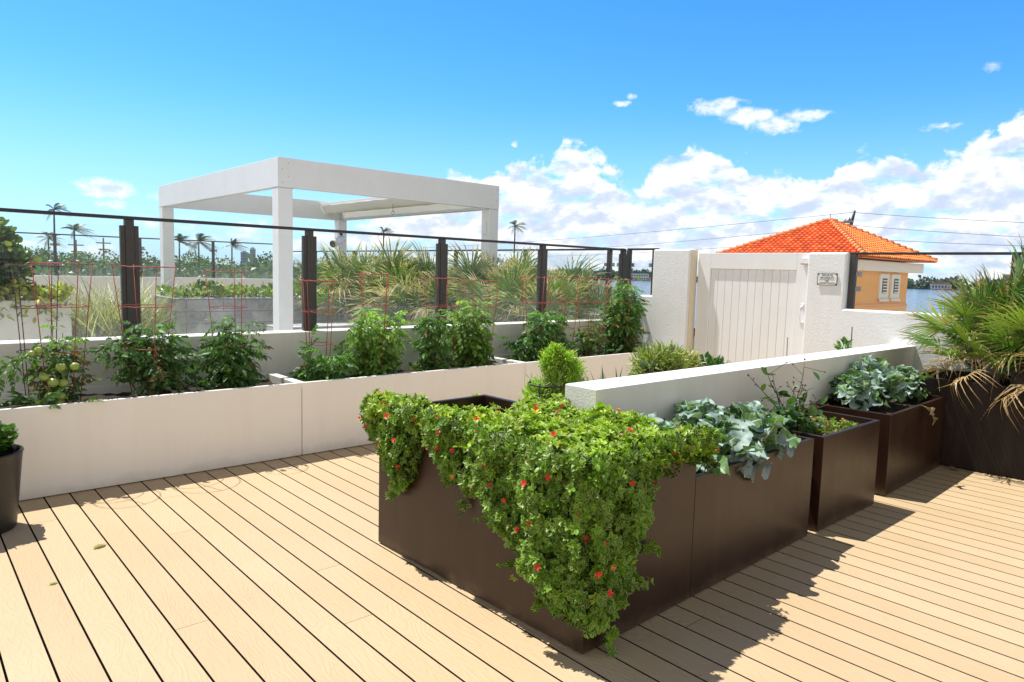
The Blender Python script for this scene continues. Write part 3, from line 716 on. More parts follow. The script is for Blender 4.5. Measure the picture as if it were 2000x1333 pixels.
def compound(seed):
    r = np.random.default_rng(seed); parts = []
    def rach(t): return np.array([0, t, .12*math.sin(t*2.4)-.55*t*t])
    for t, s, sc_ in ((.22, -1, .30), (.26, 1, .30), (.42, -1, .40), (.48, 1, .42), (.66, -1, .40), (.7, 1, .38), (.85, 0, .48), (.56, 1, .16), (.34, -1, .15)):
        d = np.array([s*1.0, .75 if s else 1.0, -.25-.4*r.random()]); nrm = np.array([s*.3+r.normal()*.25, r.normal()*.25, 1.])
        fr = frames(d[None], nrm[None])[0]; parts.append(xform(LFT, rach(t), fr, sc_*r.uniform(.85, 1.15)))
    # rachis strip
    V = []; 
    for t in (0, .3, .6, .9):
        p = rach(t); V += [p+[-.012, 0, 0], p+[.012, 0, 0]]
    T = [(a, a+1, a+3) for a in (0, 2, 4)]+[(a, a+3, a+2) for a in (0, 2, 4)]
    parts.append((np.array(V), np.array(T), np.tile([[.5, .5]], (8, 1))))
    return merge(parts)
COMP = [compound(i) for i in range(6)]
def big_leaf(seed):
    """broccoli leaf: broad lobed blade with ruffled edge, arching"""
    r = np.random.default_rng(seed); NA, NL = 12, 12; V = []; U = []
    p1, p2, p3 = r.uniform(0, 6, 3)
    for i in range(NL+1):
        t = i/NL
        if t < .22: w = .02+.05*(t/.22)
        else:
            q = (t-.22)/.78; w = .30*math.sin(math.pi*min(1, q*.86+.10))**.6+.02
        arch = .42*t-.55*t**2.3
        for j in range(NA+1):
            s = -1+2*j/NA; e = abs(s)
            ruf = (e**1.6)*(.10*math.sin(13*t+p1+(2.2 if s > 0 else 0))+.075*math.sin(29*t+p2+s))*(1 if t > .2 else 0)
            wl_ = w*(1+.13*math.sin(16*t+p3+(1.5 if s > 0 else 0))*e)
            V.append((s*wl_, t*.95+.03*e*math.sin(9*t+p2), arch+.30*w*e**1.4+ruf)); U.append((.5+.5*s, t))
    T = []
    for i in range(NL):
        for j in range(NA):
            a = i*(NA+1)+j; T += [(a, a+1, a+NA+2), (a, a+NA+2, a+NA+1)]
    return np.array(V, float), np.array(T, int), np.array(U, float)
BIG = [big_leaf(i) for i in range(7)]
def fan(seed, n=26, span=215, droop=.25, wild=.06):
    r = np.random.default_rng(seed); V = []; T = []; U = []; k = 0
    for i in range(n):
        a = R(90-span/2+span*i/(n-1)+r.normal()*2.0); L = 1.0-.22*abs(i/(n-1)-.5)*2+r.normal()*wild
        dr = droop*(1+r.normal()*.5); lat = r.normal()*.05
        ca, sa = math.cos(a), math.sin(a); w0 = math.pi*R(span)/180/n
        hw = [.006, .016, .018, .012, .0]; tt = [.03, .35, .6, .82, 1.0]
        for t_, w_ in zip(tt, hw):
            rr = L*t_; z = .12*t_-dr*max(0, t_-.45)**2*2.4
            cx = ca*rr+lat*t_*t_; cy = sa*rr*(1-.12*dr*t_*t_)
            for s in (-1, 0, 1):
                V.append((cx-s*sa*w_, cy+s*ca*w_, z+(w_*.7 if s else 0))); U.append((.5+.5*s, t_))
        for q in range(4):
            for j in (0, 1):
                b = k+q*3+j; T += [(b, b+1, b+4)]+([(b, b+4, b+3)] if q < 3 else [])
        k += 15
    return np.array(V, float), np.array(T, int), np.array(U, float)
FAN = [fan(i, 30, 205, .18) for i in range(5)]; FAND = [fan(20+i, 20, 170, .9, .12) for i in range(4)]

# ------------------------------------------------------------------ trailing flowers over the tall planter
def aptenia():
    x, y = BO
    t = thing('trailing_plant', 'dense trailing succulent with small red flowers spilling over the tall metal planter', 'plant', (x, y, 0), BR)
    LZ = np.array([(-.05, .17), (0.02, .17), (.10, .19), (.29, .30), (.43, .38), (.58, .48), (.83, .57), (1.00, .66), (1.06, .73), (1.13, .76), (1.17, .58), (1.24, .47), (1.33, .38), (1.42, .48), (1.5, .56), (1.62, .60)])
    RZ = np.array([(-.05, .15), (0, .14), (.05, .13), (.10, .15), (.17, .19), (.24, .28), (.27, .38), (.33, .50), (.38, .62), (.44, .70), (.52, .765), (.80, .78), (.87, .72)])
    L = LB(); pos = []; nrm = []; tone = []
    def push(p, n, tn): pos.append(p); nrm.append(n); tone.append(tn)
    # left face drape
    for layer, cnt in ((0, 5600), (1, 2600)):
        v = rng.uniform(-.05, 1.62, cnt); z = rng.uniform(0, .86, cnt)
        lo = np.interp(v, LZ[:, 0], LZ[:, 1])+.05*fbm(v*7, z*2, 4)*.6
        k = (z > lo) & ~((v > 1.03) & (v < 1.12) & (z < .77)); v, z, lo = v[k], z[k], lo[k]
        dep = (z-lo); lump = .5+.5*np.sin(v*14+2.2*np.sin(z*6))*np.cos(z*9+v*3)
        th = np.minimum(1, dep/.12+.25)*(.025+.07*lump)*(.35 if layer else 1.0)+rng.uniform(-.012, .018, len(v))
        th = np.maximum(th, .012)+np.where(v < .25, .03, 0)
        p = np.stack([-th, v, z], 1); n = np.stack([-np.ones(len(v)), rng.normal(size=len(v))*.5, .55+rng.normal(size=len(v))*.5], 1)
        push(p, n, np.full(len(v), 0 if layer else 1))
    # right face drape
    for layer, cnt in ((0, 3900), (1, 1800)):
        u = rng.uniform(-.06, .88, cnt); z = rng.uniform(0, .86, cnt)
        lo = np.interp(u, RZ[:, 0], RZ[:, 1])+.03*fbm(u*9, z*2, 8)*.5
        k = z > lo; u, z, lo = u[k], z[k], lo[k]
        lump = .5+.5*np.sin(u*15+2*np.sin(z*7+1))*np.cos(z*10)
        th = np.minimum(1, (z-lo)/.12+.25)*(.02+.06*lump)*(.35 if layer else 1.0)+rng.uniform(-.01, .015, len(u))
        th = np.maximum(th, .012)+np.where(u < .2, .03, 0)
        p = np.stack([u, -th, z], 1); n = np.stack([rng.normal(size=len(u))*.5, -np.ones(len(u)), .55+rng.normal(size=len(u))*.5], 1)
        push(p, n, np.full(len(u), 0 if layer else 1))
    # crown over the box
    for layer, cnt in ((0, 6600), (1, 2600)):
        u = rng.uniform(-.07, .84, cnt); v = rng.uniform(-.08, 1.60, cnt)
        lim = 1.05+.06*np.sin(u*11)+.12*np.clip(.3-u, 0, .3)/.3
        keep = (v < lim) | ((u < .30+.1*np.sin(v*13)) & (v > 1.14)) | ((v > lim) & (rng.random(cnt) < .14))
        rimgap = (u < .05) & (u > -.05) & (v > 1.02) & (v < 1.13)
        keep &= ~rimgap & ~((u > .78) & (v > .62) & (v < 1.3) & (u > .8))
        u, v = u[keep], v[keep]; lim = lim[keep]
        z = .812+.030*np.sin(u*9+1.5*np.sin(v*5))*np.cos(v*8+u*3)+.02*fbm(u*12, v*12, 1)
        z = np.where((v > lim) & (u > .22), .70+.05*rng.random(len(u)), z)
        z = z-(.04 if layer else 0)+rng.uniform(-.015, .02, len(u))
        z = np.where(u < -.02, z-.05*(-.02-u)/.05, z); z = np.where(v < -.02, z-.05*(-.02-v)/.06, z)
        p = np.stack([u, v, z], 1); n = np.stack([rng.normal(size=len(u))*.45-.1, rng.normal(size=len(u))*.45, np.ones(len(u))], 1)
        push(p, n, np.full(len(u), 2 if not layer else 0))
    # overhang tips: corner, right rim bush, trailing runners
    def blob(c, r, n_, tn=1):
        d = rdir(n_); q = np.array(c)+d*np.array(r)*rng.random((n_, 1))**.35; push(q, d+np.array([-.2, -.2, .5]), np.full(n_, tn))
    blob((.84, .03, .80), (.11, .09, .05), 170, 2); blob((.68, -.02, .82), (.14, .07, .045), 150, 2)
    blob((-.02, 1.50, .83), (.10, .12, .06), 420, 2); blob((-.02, -.02, .70), (.08, .08, .16), 420); blob((.0, -.01, .40), (.05, .05, .22), 300)
    run = []
    for p0, p1, m_ in (((.10, -.03, .16), (.12, -.05, .01), 26), ((.36, -.02, .40), (.46, -.04, .36), 7), ((.30, -.02, .28), (.40, -.04, .21), 8), ((-.02, .55, .45), (-.04, .66, .40), 6), ((-.02, .9, .58), (-.03, .93, .50), 8), ((-.02, .75, .5), (-.03, .77, .43), 8),
                       ((-.04, 1.33, .42), (-.05, 1.38, .34), 18), ((-.05, .36, .30), (-.04, .48, .24), 8), ((-.03, .2, .25), (-.05, .22, .16), 16)):
        a, b = np.array(p0), np.array(p1); tt = rng.random((m_, 1)); push(a+(b-a)*tt+rng.normal(size=(m_, 3))*.012, rdir(m_, .3)+[-.4, -.4, 0], np.full(m_, 1)); run.append((a, b))
    P = np.concatenate(pos); N = norm(np.concatenate(nrm)); TN = np.concatenate(tone)
    n = len(P); yel = rng.random(n)
    base = np.array([(.032, .08, .007), (.10, .22, .009), (.25, .40, .013)])[TN]  # inner leaves painted dark for shaded gaps, crown leaves bright as if sunlit
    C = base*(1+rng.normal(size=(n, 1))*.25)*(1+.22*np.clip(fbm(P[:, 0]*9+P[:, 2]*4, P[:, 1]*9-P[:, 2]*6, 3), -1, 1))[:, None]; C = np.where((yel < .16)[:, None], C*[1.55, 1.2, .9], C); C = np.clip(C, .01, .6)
    D = rdir(n); S = rng.uniform(.020, .033, n)
    q = np.sin(P@np.array([83., 31, 47]))+np.sin(P@np.array([-37., 79, 29])+1)+np.sin(P@np.array([23., -41, 88])+2); P = P+N*(.012*q)[:, None]
    keep = ~((TN > 0) & (q < -.75) & (rng.random(n) < .8)); P, N, TN, C, D, S = P[keep], N[keep], TN[keep], C[keep], D[keep], S[keep]; n = len(P); idx = rng.integers(0, 5, n)
    for i in range(5):
        k = idx == i
        # rosette axis is local Z
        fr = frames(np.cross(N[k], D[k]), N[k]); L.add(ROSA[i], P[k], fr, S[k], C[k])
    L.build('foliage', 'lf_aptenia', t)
    g = G()
    for i in range(150):
        if i % 3 == 0:
            u = rng.uniform(0, .45); z0 = .8; z1 = max(np.interp(u, RZ[:, 0], RZ[:, 1])+.05, .02); X = lambda z, w: (u+.02*math.sin(9*z+i), -.02-w, z)
        else:
            v = rng.uniform(0, 1.0) if i % 5 else rng.uniform(1.17, 1.55); z0 = .8; z1 = np.interp(v, LZ[:, 0], LZ[:, 1])+.05; X = lambda z, w: (-.02-w, v+.03*math.sin(7*z+i), z)
        pts = [X(z0+(z1-z0)*q/7, .02*math.sin(q*1.1+i)+.012) for q in range(8)]; g.tube(pts, .0022, 4)
    for a, b in run: g.tube([a, (a+b)/2+[0, 0, -.01], b], .002, 4)
    g.build('stem', 'wood_stem', t)
    # flowers
    def flower(m):
        g = G()
        for q in range(26):
            a = q*2.4; r_ = .006+.0065*((q*7) % 5)/4; z = .004+.004*((q*3) % 4)/3
            c, s = math.cos(a), math.sin(a); w = .0013
            g.quadv([(-s*w, c*w, .001), (s*w, -c*w, .001), (c*r_*1.4+s*w, s*r_*1.4-c*w, z+.003), (c*r_*1.4-s*w, s*r_*1.4+c*w, z+.003)])
        g.sphere((0, 0, .003), .004, 8); return g.build('flower', m, t)
    f0, f1 = flower('petal'), flower('petal_pale')
    srf = np.where(N[:, 0]+N[:, 1] < -.4, 1, 0)
    cand = np.flatnonzero((TN > 0) & (P[:, 2] > .2)); pick = []
    for i in rng.permutation(cand):
        if len(pick) >= 90: break
        if srf[i] == 0 and rng.random() < .55: continue
        if all(np.linalg.norm(P[i]-P[j]) > .045 for j in pick): pick.append(i)
    for q, i in enumerate(pick):
        src = f1 if rng.random() < (.45 if not srf[i] else .08) else f0
        o = src.copy(); COL.objects.link(o)
        nn = Vector(N[i]); nn = (nn+Vector((-.5, -.4, .25))).normalized()
        o.parent = t; o.location = Vector(P[i])+nn*.024; o.rotation_euler = nn.to_track_quat('Z', 'Y').to_euler(); s_ = rng.uniform(.75, 1.1); o.scale = (s_,)*3
    bpy.data.objects.remove(f1); bpy.data.objects.remove(f0)
aptenia()

# ------------------------------------------------------------------ tomatoes in cages
def tomato(label, x, y, h, w, dens=1.0, tone=(.055, .115, .025), fruit=(), lower=.12, lean=0.0, side=None, dry=.06, seed=0, group='tomato plants in the cream planters', shape=None):
    r = np.random.default_rng(100+seed)
    z0 = .56; t = thing('tomato_plant', label, 'plant', (x, y, z0), 0, group); L = LB(); g = G()
    nst = max(3, int(5*w/.35)); P = []; D = []
    for i in range(nst):
        a = r.uniform(0, 6.28); rr = w*.5*r.uniform(.3, 1.05); hh = h*r.uniform(.45, 1.0) if i else h
        tip = np.array([rr*math.cos(a)+lean*h, rr*math.sin(a)*.6, hh]); b = np.array([.04*math.cos(a), .04*math.sin(a), 0])
        pts = [b+(tip-b)*q+np.array([.03*math.sin(5*q+i), .03*math.cos(4*q+i), 0])*min(1, q*3) for q in np.linspace(0, 1, 8)]
        g.tube(pts, [.007*(1-.7*q) for q in np.linspace(0, 1, 8)], 5)
        nl = int((24+h*64)*dens)
        for q in range(nl):
            f = lower+(1-lower)*((q+r.random())/nl); k = min(6, int(f*7)); p = pts[k]+(pts[k+1]-pts[k])*(f*7-k)
            az = r.uniform(0, 6.28); wid = 1.0 if shape is None else shape(f)
            d = np.array([math.cos(az), math.sin(az), r.uniform(-.35, .75)]); p = p+np.array([math.cos(az), math.sin(az), .2])*r.random()**1.5*.5*w*.5+r.normal(size=3)*.015
            P.append((p, d, wid)); 
    n = len(P); p = np.array([q[0] for q in P]); d = norm(np.array([q[1] for q in P])); wd = np.array([q[2] for q in P])
    S = r.uniform(.05, .125, n)*(.6+.5*min(1, w/.35))*wd
    fr = frames(d+np.array([0, 0, -.15]), np.tile([[0, 0, 1.]], (n, 1))+r.normal(size=(n, 3))*.55)
    C = np.tile(tone, (n, 1))*[2.3, 2.1, 2.2]*(1+r.normal(size=(n, 1))*.3); C *= (1+.9*np.clip((p[:, 2:]/h-.6), 0, 1)); dr = r.random(n) < dry*np.clip(1.6-1.6*p[:, 2]/h, .2, 1.6)  # leaf colour raised toward the top, painting in the backlit look
    C[dr] = np.array([.20, .12, .05])*(1+r.normal(size=(dr.sum(), 1))*.3); C = np.clip(C, .008, .6)
    idx = r.integers(0, 6, n)
    for i in range(6):
        k = idx == i
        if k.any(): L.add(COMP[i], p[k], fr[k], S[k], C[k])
    if side is not None:
        a = np.array(side[0]); b = np.array(side[1]); pts = [a+(b-a)*q+np.array([0, 0, .06*math.sin(3*q)]) for q in np.linspace(0, 1, 6)]; g.tube(pts, .004, 5)
        q = r.random((16, 1)); L.add(COMP[1], a+(b-a)*q, frames(norm(r.normal(size=(16, 3))+[-.6, -.3, .3]), np.tile([[0, 0, 1.]], (16, 1))), .11, np.array(tone)*2.2)
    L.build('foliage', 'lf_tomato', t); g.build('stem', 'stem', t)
    for k, (fx, fy, fz, fr_) in enumerate(fruit):
        g = G(); g.sphere((fx, fy, fz), fr_, 16, 0, .88, .03); g.build('tomato', 'tomato', t)
    return t
fr1 = [(.02, -.19, .30, .034), (.10, -.2, .30, .033), (-.08, -.2, .24, .03), (-.03, -.21, .20, .036), (.03, -.2, .19, .034), (-.05, -.2, .10, .035), (.01, -.21, .10, .034), (-.12, -.17, .06, .028), (-.10, -.15, .42, .026), (-.14, -.16, .40, .024), (.0, -.2, .055, .036)]
tomato('tomato plant hung with green tomatoes and browning leaves, at the far left', .84, 5.80, .52, .34, .85, (.05, .10, .022), fr1, .1, 0, ((-.1, -.1, .40), (-.34, -.12, .22)), .33, 1, shape=lambda f: .75 if f < .4 else .95)
tomato('wide dark tomato plant arching over a red cage, second bush from the left', 1.44, 5.80, .53, .48, 1.0, (.036, .082, .022), (), .22, 0, ((-.1, -.05, .44), (-.36, -.12, .36)), .16, 2, shape=lambda f: 1.25 if f > .5 else .8)
tomato('tall dark tomato plant between the pergola columns, third bush from the left', 2.10, 5.80, .60, .40, 1.35, (.04, .092, .022), (), .02, 0, None, .04, 3, shape=lambda f: 1.15 if f < .75 else .7)
tomato('small tomato plant at the foot of the tall empty cage, right of the planter seam', 2.86, 5.72, .27, .40, 1.3, (.04, .095, .02), (), .02, 0, ((-.12, 0, .1), (-.1, 0, .42)), .05, 4)
tomato('bright pale green bushy tomato plant, the widest in the middle of the row', 3.44, 5.82, .66, .46, 1.5, (.085, .155, .03), (), .04, 0, ((-.1, -.05, .50), (-.32, -.1, .46)), .02, 5)
tomato('narrow tomato plant in front of the pergola side post, left of the tall pale one', 4.12, 5.80, .60, .34, 1.4, (.05, .11, .026), (), .02, 0, None, .03, 6)
tomato('tall pale green tomato plant in front of the right pergola column', 4.72, 5.84, .72, .42, 1.6, (.08, .15, .028), (), .02, 0, None, .03, 7)
tomato('dark tomato bush just right of the second planter seam', 5.46, 5.80, .55, .42, 1.35, (.042, .10, .026), (), .03, 0, None, .02, 8)
tomato('dark tomato bush behind the bright feathery shrub', 5.84, 5.80, .58, .40, 1.35, (.04, .095, .025), (), .03, 0, None, .03, 9)
tomato('thin sparse tomato plant climbing a rusty cage before the last bush', 6.48, 5.80, .52, .28, .7, (.06, .12, .03), (), .1, 0, None, .15, 10)
tomato('tallest tomato bush beside the left gate pillar', 7.18, 5.84, .98, .52, 1.5, (.045, .105, .024), (), .03, .05, None, .10, 11)
def seedling(label, x, y, s, n, tone, z=.57, group='small seedlings in the cream planters'):
    t = thing('seedling', label, 'plant', (x, y, z), 0, group); L = LB(); p = rng.normal(size=(n, 3))*[s*.5, s*.18, .01]+[0, 0, .03]
    L.add(COMP[2], p, frames(rdir(n, .5), np.tile([[0, 0, 1.]], (n, 1))+rng.normal(size=(n, 3))*.2), rng.uniform(.10, .16, n), colvar(tone, n)); L.build('foliage', 'lf_tomato', t)
seedling('low leafy seedling between the second and third tomato bushes', 1.78, 5.66, .20, 22, (.06, .13, .03))
seedling('leafy plant spilling over the planter rim at the left edge of the picture', .60, 5.60, .26, 34, (.07, .15, .03))
seedling('small seedling below the narrow tomato plant', 3.95, 5.70, .16, 14, (.06, .12, .03))
seedling('small seedling at the left end of the last planter', 6.85, 5.68, .22, 16, (.05, .12, .03))

def cage(label, x, y, zt, m='red_wire', rt=.215, tilt=(0, 0), rings=(1.0, .72, .42), legs=4, ph=.3):
    h = zt-.50; t = thing('tomato_cage', label, 'plant support', (x, y, .50), 0, 'wire tomato cages in the cream planters'); g = G()
    def C(z, a): r_ = .10+(rt-.10)*(z/h); return (r_*math.cos(a)+tilt[0]*z, r_*math.sin(a)+tilt[1]*z, z)
    for k in range(legs):
        a = ph+k*2*math.pi/legs; g = G(); g.tube([C(0.0, a), C(h*.5, a), C(h+.015, a)], .0032, 5); g.build('leg', m, t)
    for q in rings:
        g = G(); g.tube([C(h*q+.004*math.sin(3*k), 2*math.pi*k/28) for k in range(28)], .003, 5, closed=True); g.build('ring', m, t)
cage('rusty red wire cage round the plant with green tomatoes', .90, 5.78, 1.57, rt=.2, tilt=(.02, 0))
cage('dark wire cage standing behind the red one at the far left', .78, 5.95, 1.55, 'dark_wire', rt=.17, ph=.8)
cage('red wire cage in front of the first wide dark fence post', 1.45, 5.80, 1.56, rt=.225, ph=.1)
cage('red wire cage leaning between the pergola columns', 2.10, 5.82, 1.535, rt=.165, tilt=(-.03, 0), ph=.9, legs=3)
cage('tall almost empty red wire cage before the second fence post', 2.86, 5.80, 1.47, rt=.165, ph=.5)
cage('red wire cage standing over the bright pale tomato bush', 3.43, 5.80, 1.54, rt=.17, ph=.2)
cage('red wire cage in front of the third fence post', 4.22, 5.80, 1.51, rt=.20, ph=.7)
cage('red wire cage before the right pergola column', 4.78, 5.86, 1.49, rt=.21, ph=.4)
cage('red wire cage left of the fourth fence post', 5.52, 5.80, 1.54, rt=.19, ph=.2)
cage('red wire cage right of the fourth fence post', 6.02, 5.82, 1.55, rt=.2, ph=.9)
cage('rusty wire cage round the thin sparse tomato plant', 6.50, 5.80, 1.54, rt=.2, ph=.5)
cage('rusty wire cage hidden in the tallest tomato bush', 7.05, 5.82, 1.53, rt=.2, ph=.1)

# ------------------------------------------------------------------ broccoli
def broccoli(label, box, lx, ly, z, n, s, seed, head=False, tall=.12, droop=()):
    r = np.random.default_rng(300+seed); t = thing('broccoli_plant', label, 'plant', (0, 0, 0), 0, 'broccoli plants in the metal planters')
    c, s_ = math.cos(BR), math.sin(BR); bx, by = box.location.x, box.location.y
    t.location = (bx+lx*c-ly*s_, by+lx*s_+ly*c, z); t.rotation_euler = (0, 0, BR)
    L = LB(); g = G(); g.tube([(0, 0, -.02), (.01, 0, tall*.6), (0, .01, tall)], [.018, .016, .014], 7)
    for i in range(n):
        f = i/max(1, n-1); a = i*2.399+r.normal()*.2; el = R(82-74*f+r.normal()*12)
        d = np.array([math.cos(a)*math.cos(el), math.sin(a)*math.cos(el), math.sin(el)]); hub = np.array([0, 0, tall*(.25+.75*(1-f))])
        nr = np.array([-math.cos(a)*math.sin(el), -math.sin(a)*math.sin(el), math.cos(el)])+r.normal(size=3)*.5; hub = hub+r.normal(size=3)*[.05, .05, .02]
        L.add(BIG[r.integers(0, 7)], hub[None]+d*.01, frames(d[None], nr[None]), s*(.55+.55*min(1, f*1.6+.15))*r.uniform(.8, 1.15),
              (np.array([.32, .43, .40]) if r.random() < .58 else np.array([.10, .20, .055]))*r.uniform(.6, 1.35))
    for (dx, dy, dz, sc_, kk) in droop:
        dz *= .5; sc_ *= 1.05
        d = norm(np.array([dx, dy, dz])); L.add(BIG[kk], np.array([[0, 0, tall*.75]])+norm(np.array([dx, dy, 0]))*.05, frames(d[None], np.array([[0.1, -.3, 1.]])), sc_, (.22, .28, .29))
    L.build('leaves', 'lf_broccoli', t, smooth=True); g.build('stalk', 'stem', t)
    if head:
        g = G(); 
        for k in range(60):
            a = k*2.4; q = math.sqrt(k/60); g.sphere((.035*q*math.cos(a), .035*q*math.sin(a), tall+.06-.03*q*q), .009, 6)
        g.build('floret_head', 'lf_head', t)
M['lf_head'] = mat('lf_head', (.28, .36, .12), .8, bump=(200, .6, .002))
B2, B4 = BX[1], BX[3]
broccoli('dark green broccoli plant at the left end of the middle planter, behind the red flowers', B2, .13, .46, .60, 49, 0.16, 1, tall=.12)
broccoli('big bluish broccoli plant hanging over the front rim of the middle planter', B2, .56, .22, .54, 75, 0.184, 2, tall=.14, droop=((.2, -1, -.75, .27, 2), (-.5, -1, -.6, .25, 4), (-.15, -1, -1.1, .24, 5), (-.9, -1, -.4, .24, 3)))
broccoli('silvery broccoli plant in the centre back of the middle planter', B2, .72, .42, .56, 72, 0.178, 3, tall=.16)
broccoli('broccoli plant with a pale floret head at the right end of the middle planter', B2, 1.06, .27, .55, 72, 0.167, 4, head=True, tall=.14, droop=())
broccoli('broccoli plant at the left end of the planter next to the palms', B4, .28, .34, .56, 60, 0.149, 5, tall=0.162)
broccoli('broccoli plant in the middle of the planter next to the palms', B4, .62, .26, .56, 72, 0.16, 6, tall=0.216)
broccoli('tall silvery broccoli plant at the back of the planter next to the palms', B4, .78, .42, .57, 75, 0.16, 7, tall=0.27)
broccoli('pale bluish broccoli plant at the right end of the planter next to the palms', B4, 1.16, .27, .56, 66, 0.143, 8, tall=0.189)
broccoli('low bluish broccoli plant between the big drooping one and the left end', B2, .38, .14, .54, 32, 0.184, 9, tall=.12)
broccoli('upright broccoli plant at the front middle right of the middle planter', B2, .86, .17, .54, 35, 0.192, 10, tall=.16, droop=((.1, -1, -.35, .2, 2),))
broccoli('green broccoli plant at the back left corner of the planter next to the palms', B4, .45, .46, .56, 32, 0.184, 11, tall=.18)
def lone_leaf(name, label, cat, loc, tp, s, col, d, n, m='lf_broccoli'):
    t = LB(); t.add(tp, np.zeros((1, 3)), frames(np.array([d], float), np.array([n], float)), s, col); o = t.build(name, m, None, True); o.location = loc
    return props(o, label, cat)
x, y = bw(4.05, -.01)
lone_leaf('withered_leaf', 'withered brown broccoli leaf hanging over the planter rim', 'leaf', (x, y, .625), BIG[2], .19, (.40, .26, .17), (.25, -.75, -.9), (.3, -1, .6))
lone_leaf('fallen_leaf', 'yellow green fallen leaf lying on the sunny deck', 'leaf', (.78, 4.31, .006), T_SIMPLE, .085, (.36, .33, .12), (.9, .45, .12), (-.15, 0, 1), 'lf_generic')
lone_leaf('fallen_leaf', 'tiny green leaf scrap on the deck at the left', 'leaf', (.52, 3.95, .004), T_SIMPLE, .045, (.25, .32, .06), (.9, .2, .1), (.1, 0.2, 1), 'lf_generic')
lone_leaf('fallen_leaf', 'curled brown dry leaf beside the dark palm planter', 'leaf', (6.74, 1.80, .012), T_ROUND, .085, (.34, .24, .12), (.8, .5, .25), (.3, -.4, 1), 'lf_generic')

# ------------------------------------------------------------------ leggy shrub in the third metal box
def leggy():
    bx = BX[2]; t = thing('leggy_shrub', 'leggy twiggy shrub with a few leaves in the third metal planter', 'shrub', tuple(bx.matrix_basis @ Vector((.24, .34, .55))), BR)
    g = G(); L = LB(); r = np.random.default_rng(9)
    tips = [(-.42, .10, .42), (-.30, .05, .46), (-.38, -.12, .24), (-.12, .10, .36), (.10, .05, .34), (.16, .0, .50), (.05, -.08, .28), (.22, -.10, .22), (-.2, -.15, .2), (.28, .05, .3), (0, .15, .30), (-.05, -.2, .22)]
    for i, tp in enumerate(tips):
        tp = np.array(tp); pts = [tp*q+np.array([.015*math.sin(7*q+i), .015*math.cos(6*q+i), .10*q*(1-q)]) for q in np.linspace(0, 1, 9)]
        g.tube(pts, [.0045*(1-.6*q) for q in np.linspace(0, 1, 9)], 5)
        for k in (5, 6, 7):
            b = pts[k]; e = b+r.normal(size=3)*.04+[0, 0, .03]; g.tube([b, e], .0018, 4); g.sphere(e, .006, 6)
        g.sphere(pts[-1], .008, 6)
        m = 26 if tp[2] < .35 else 9; q = r.random((m, 1))**1.4*.85; P = tp*q+r.normal(size=(m, 3))*.045
        L.add(T_SIMPLE if i % 2 else T_ROUND, P, frames(norm(r.normal(size=(m, 3))+[0, 0, .2]), np.tile([[0, 0, 1.]], (m, 1))+r.normal(size=(m, 3))*.4), r.uniform(.045, .085, m), colvar((.05, .12, .02), m, .3))
    g.build('stem', 'wood_stem', t); L.build('foliage', 'lf_generic', t)
    t2 = thing('ground_cover_plant', 'small patch of succulent sprouts in the soil of the third metal planter', 'plant', tuple(bx.matrix_basis @ Vector((.58, .22, .56))), BR)
    L = LB(); n = 170; P = r.normal(size=(n, 3))*[.13, .10, .012]+[0, 0, .012]; P = P[(abs(P[:, 0]) < .26) & (abs(P[:, 1]) < .18)]; n = len(P)
    L.add(ROS[1], P, frames(rdir(n), np.tile([[0, 0, 1.]], (n, 1))+r.normal(size=(n, 3))*.3), r.uniform(.02, .035, n), colvar((.15, .22, .03), n, .3, (.45, .18, .06), .12)); L.build('foliage', 'lf_aptenia', t2)
leggy()

# ------------------------------------------------------------------ plants behind the low wall
def shrub(name, label, cat, loc, rad, n, tp, s, tone, m='lf_generic', alt=None, pa=.2, up=.4, stems=8, seed=0, amt=.28, group=None, stemmat='wood_stem', shell=.45, droop=0.0, lobes=None):
    r = np.random.default_rng(500+seed); t = thing(name, label, cat, loc, 0, group); L = LB(); g = G(); rad = np.array(rad, float)
    nl = 12; lob = norm(r.normal(size=(nl, 3))+[0, 0, .4])
    d = norm(r.normal(size=(n, 3))+[0, 0, .25]); lump = (d@lob.T).max(1); q = (shell+(1-shell)*r.random(n))*(.58+.5*lump**5)
    P = d*rad*q[:, None]+[0, 0, rad[2]*.95]
    if lobes:
        lo = np.array(lobes, float); k = r.integers(0, len(lo), n); rad = rad*1.0; q = q*r.uniform(.75, 1.2, n); P = (P-[0, 0, rad[2]*.95])*lo[k, 3:4]*r.uniform(.7, 1.2, (n, 1))+[0, 0, rad[2]*.95]+lo[k, :3]
    dirn = norm(d+r.normal(size=(n, 3))*.5+[0, 0, up-droop]); S = r.uniform(*s, n)
    C = colvar(tone, n, amt, alt, pa)
    L.add(tp, P, frames(dirn, np.tile([[0, 0, 1.]], (n, 1))+r.normal(size=(n, 3))*.5), S, C); L.build('foliage', m, t)
    for i in range(stems):
        e = norm(r.normal(size=3)*[1, 1, .3]+[0, 0, 1])*rad*.8+[0, 0, rad[2]*.9]; g.tube([(0, 0, 0), tuple(e*.5+r.normal(size=3)*.02), tuple(e)], [.012*rad[2]/.3, .008*rad[2]/.3, .003*rad[2]/.3], 5)
    g.build('stem', stemmat, t); return t
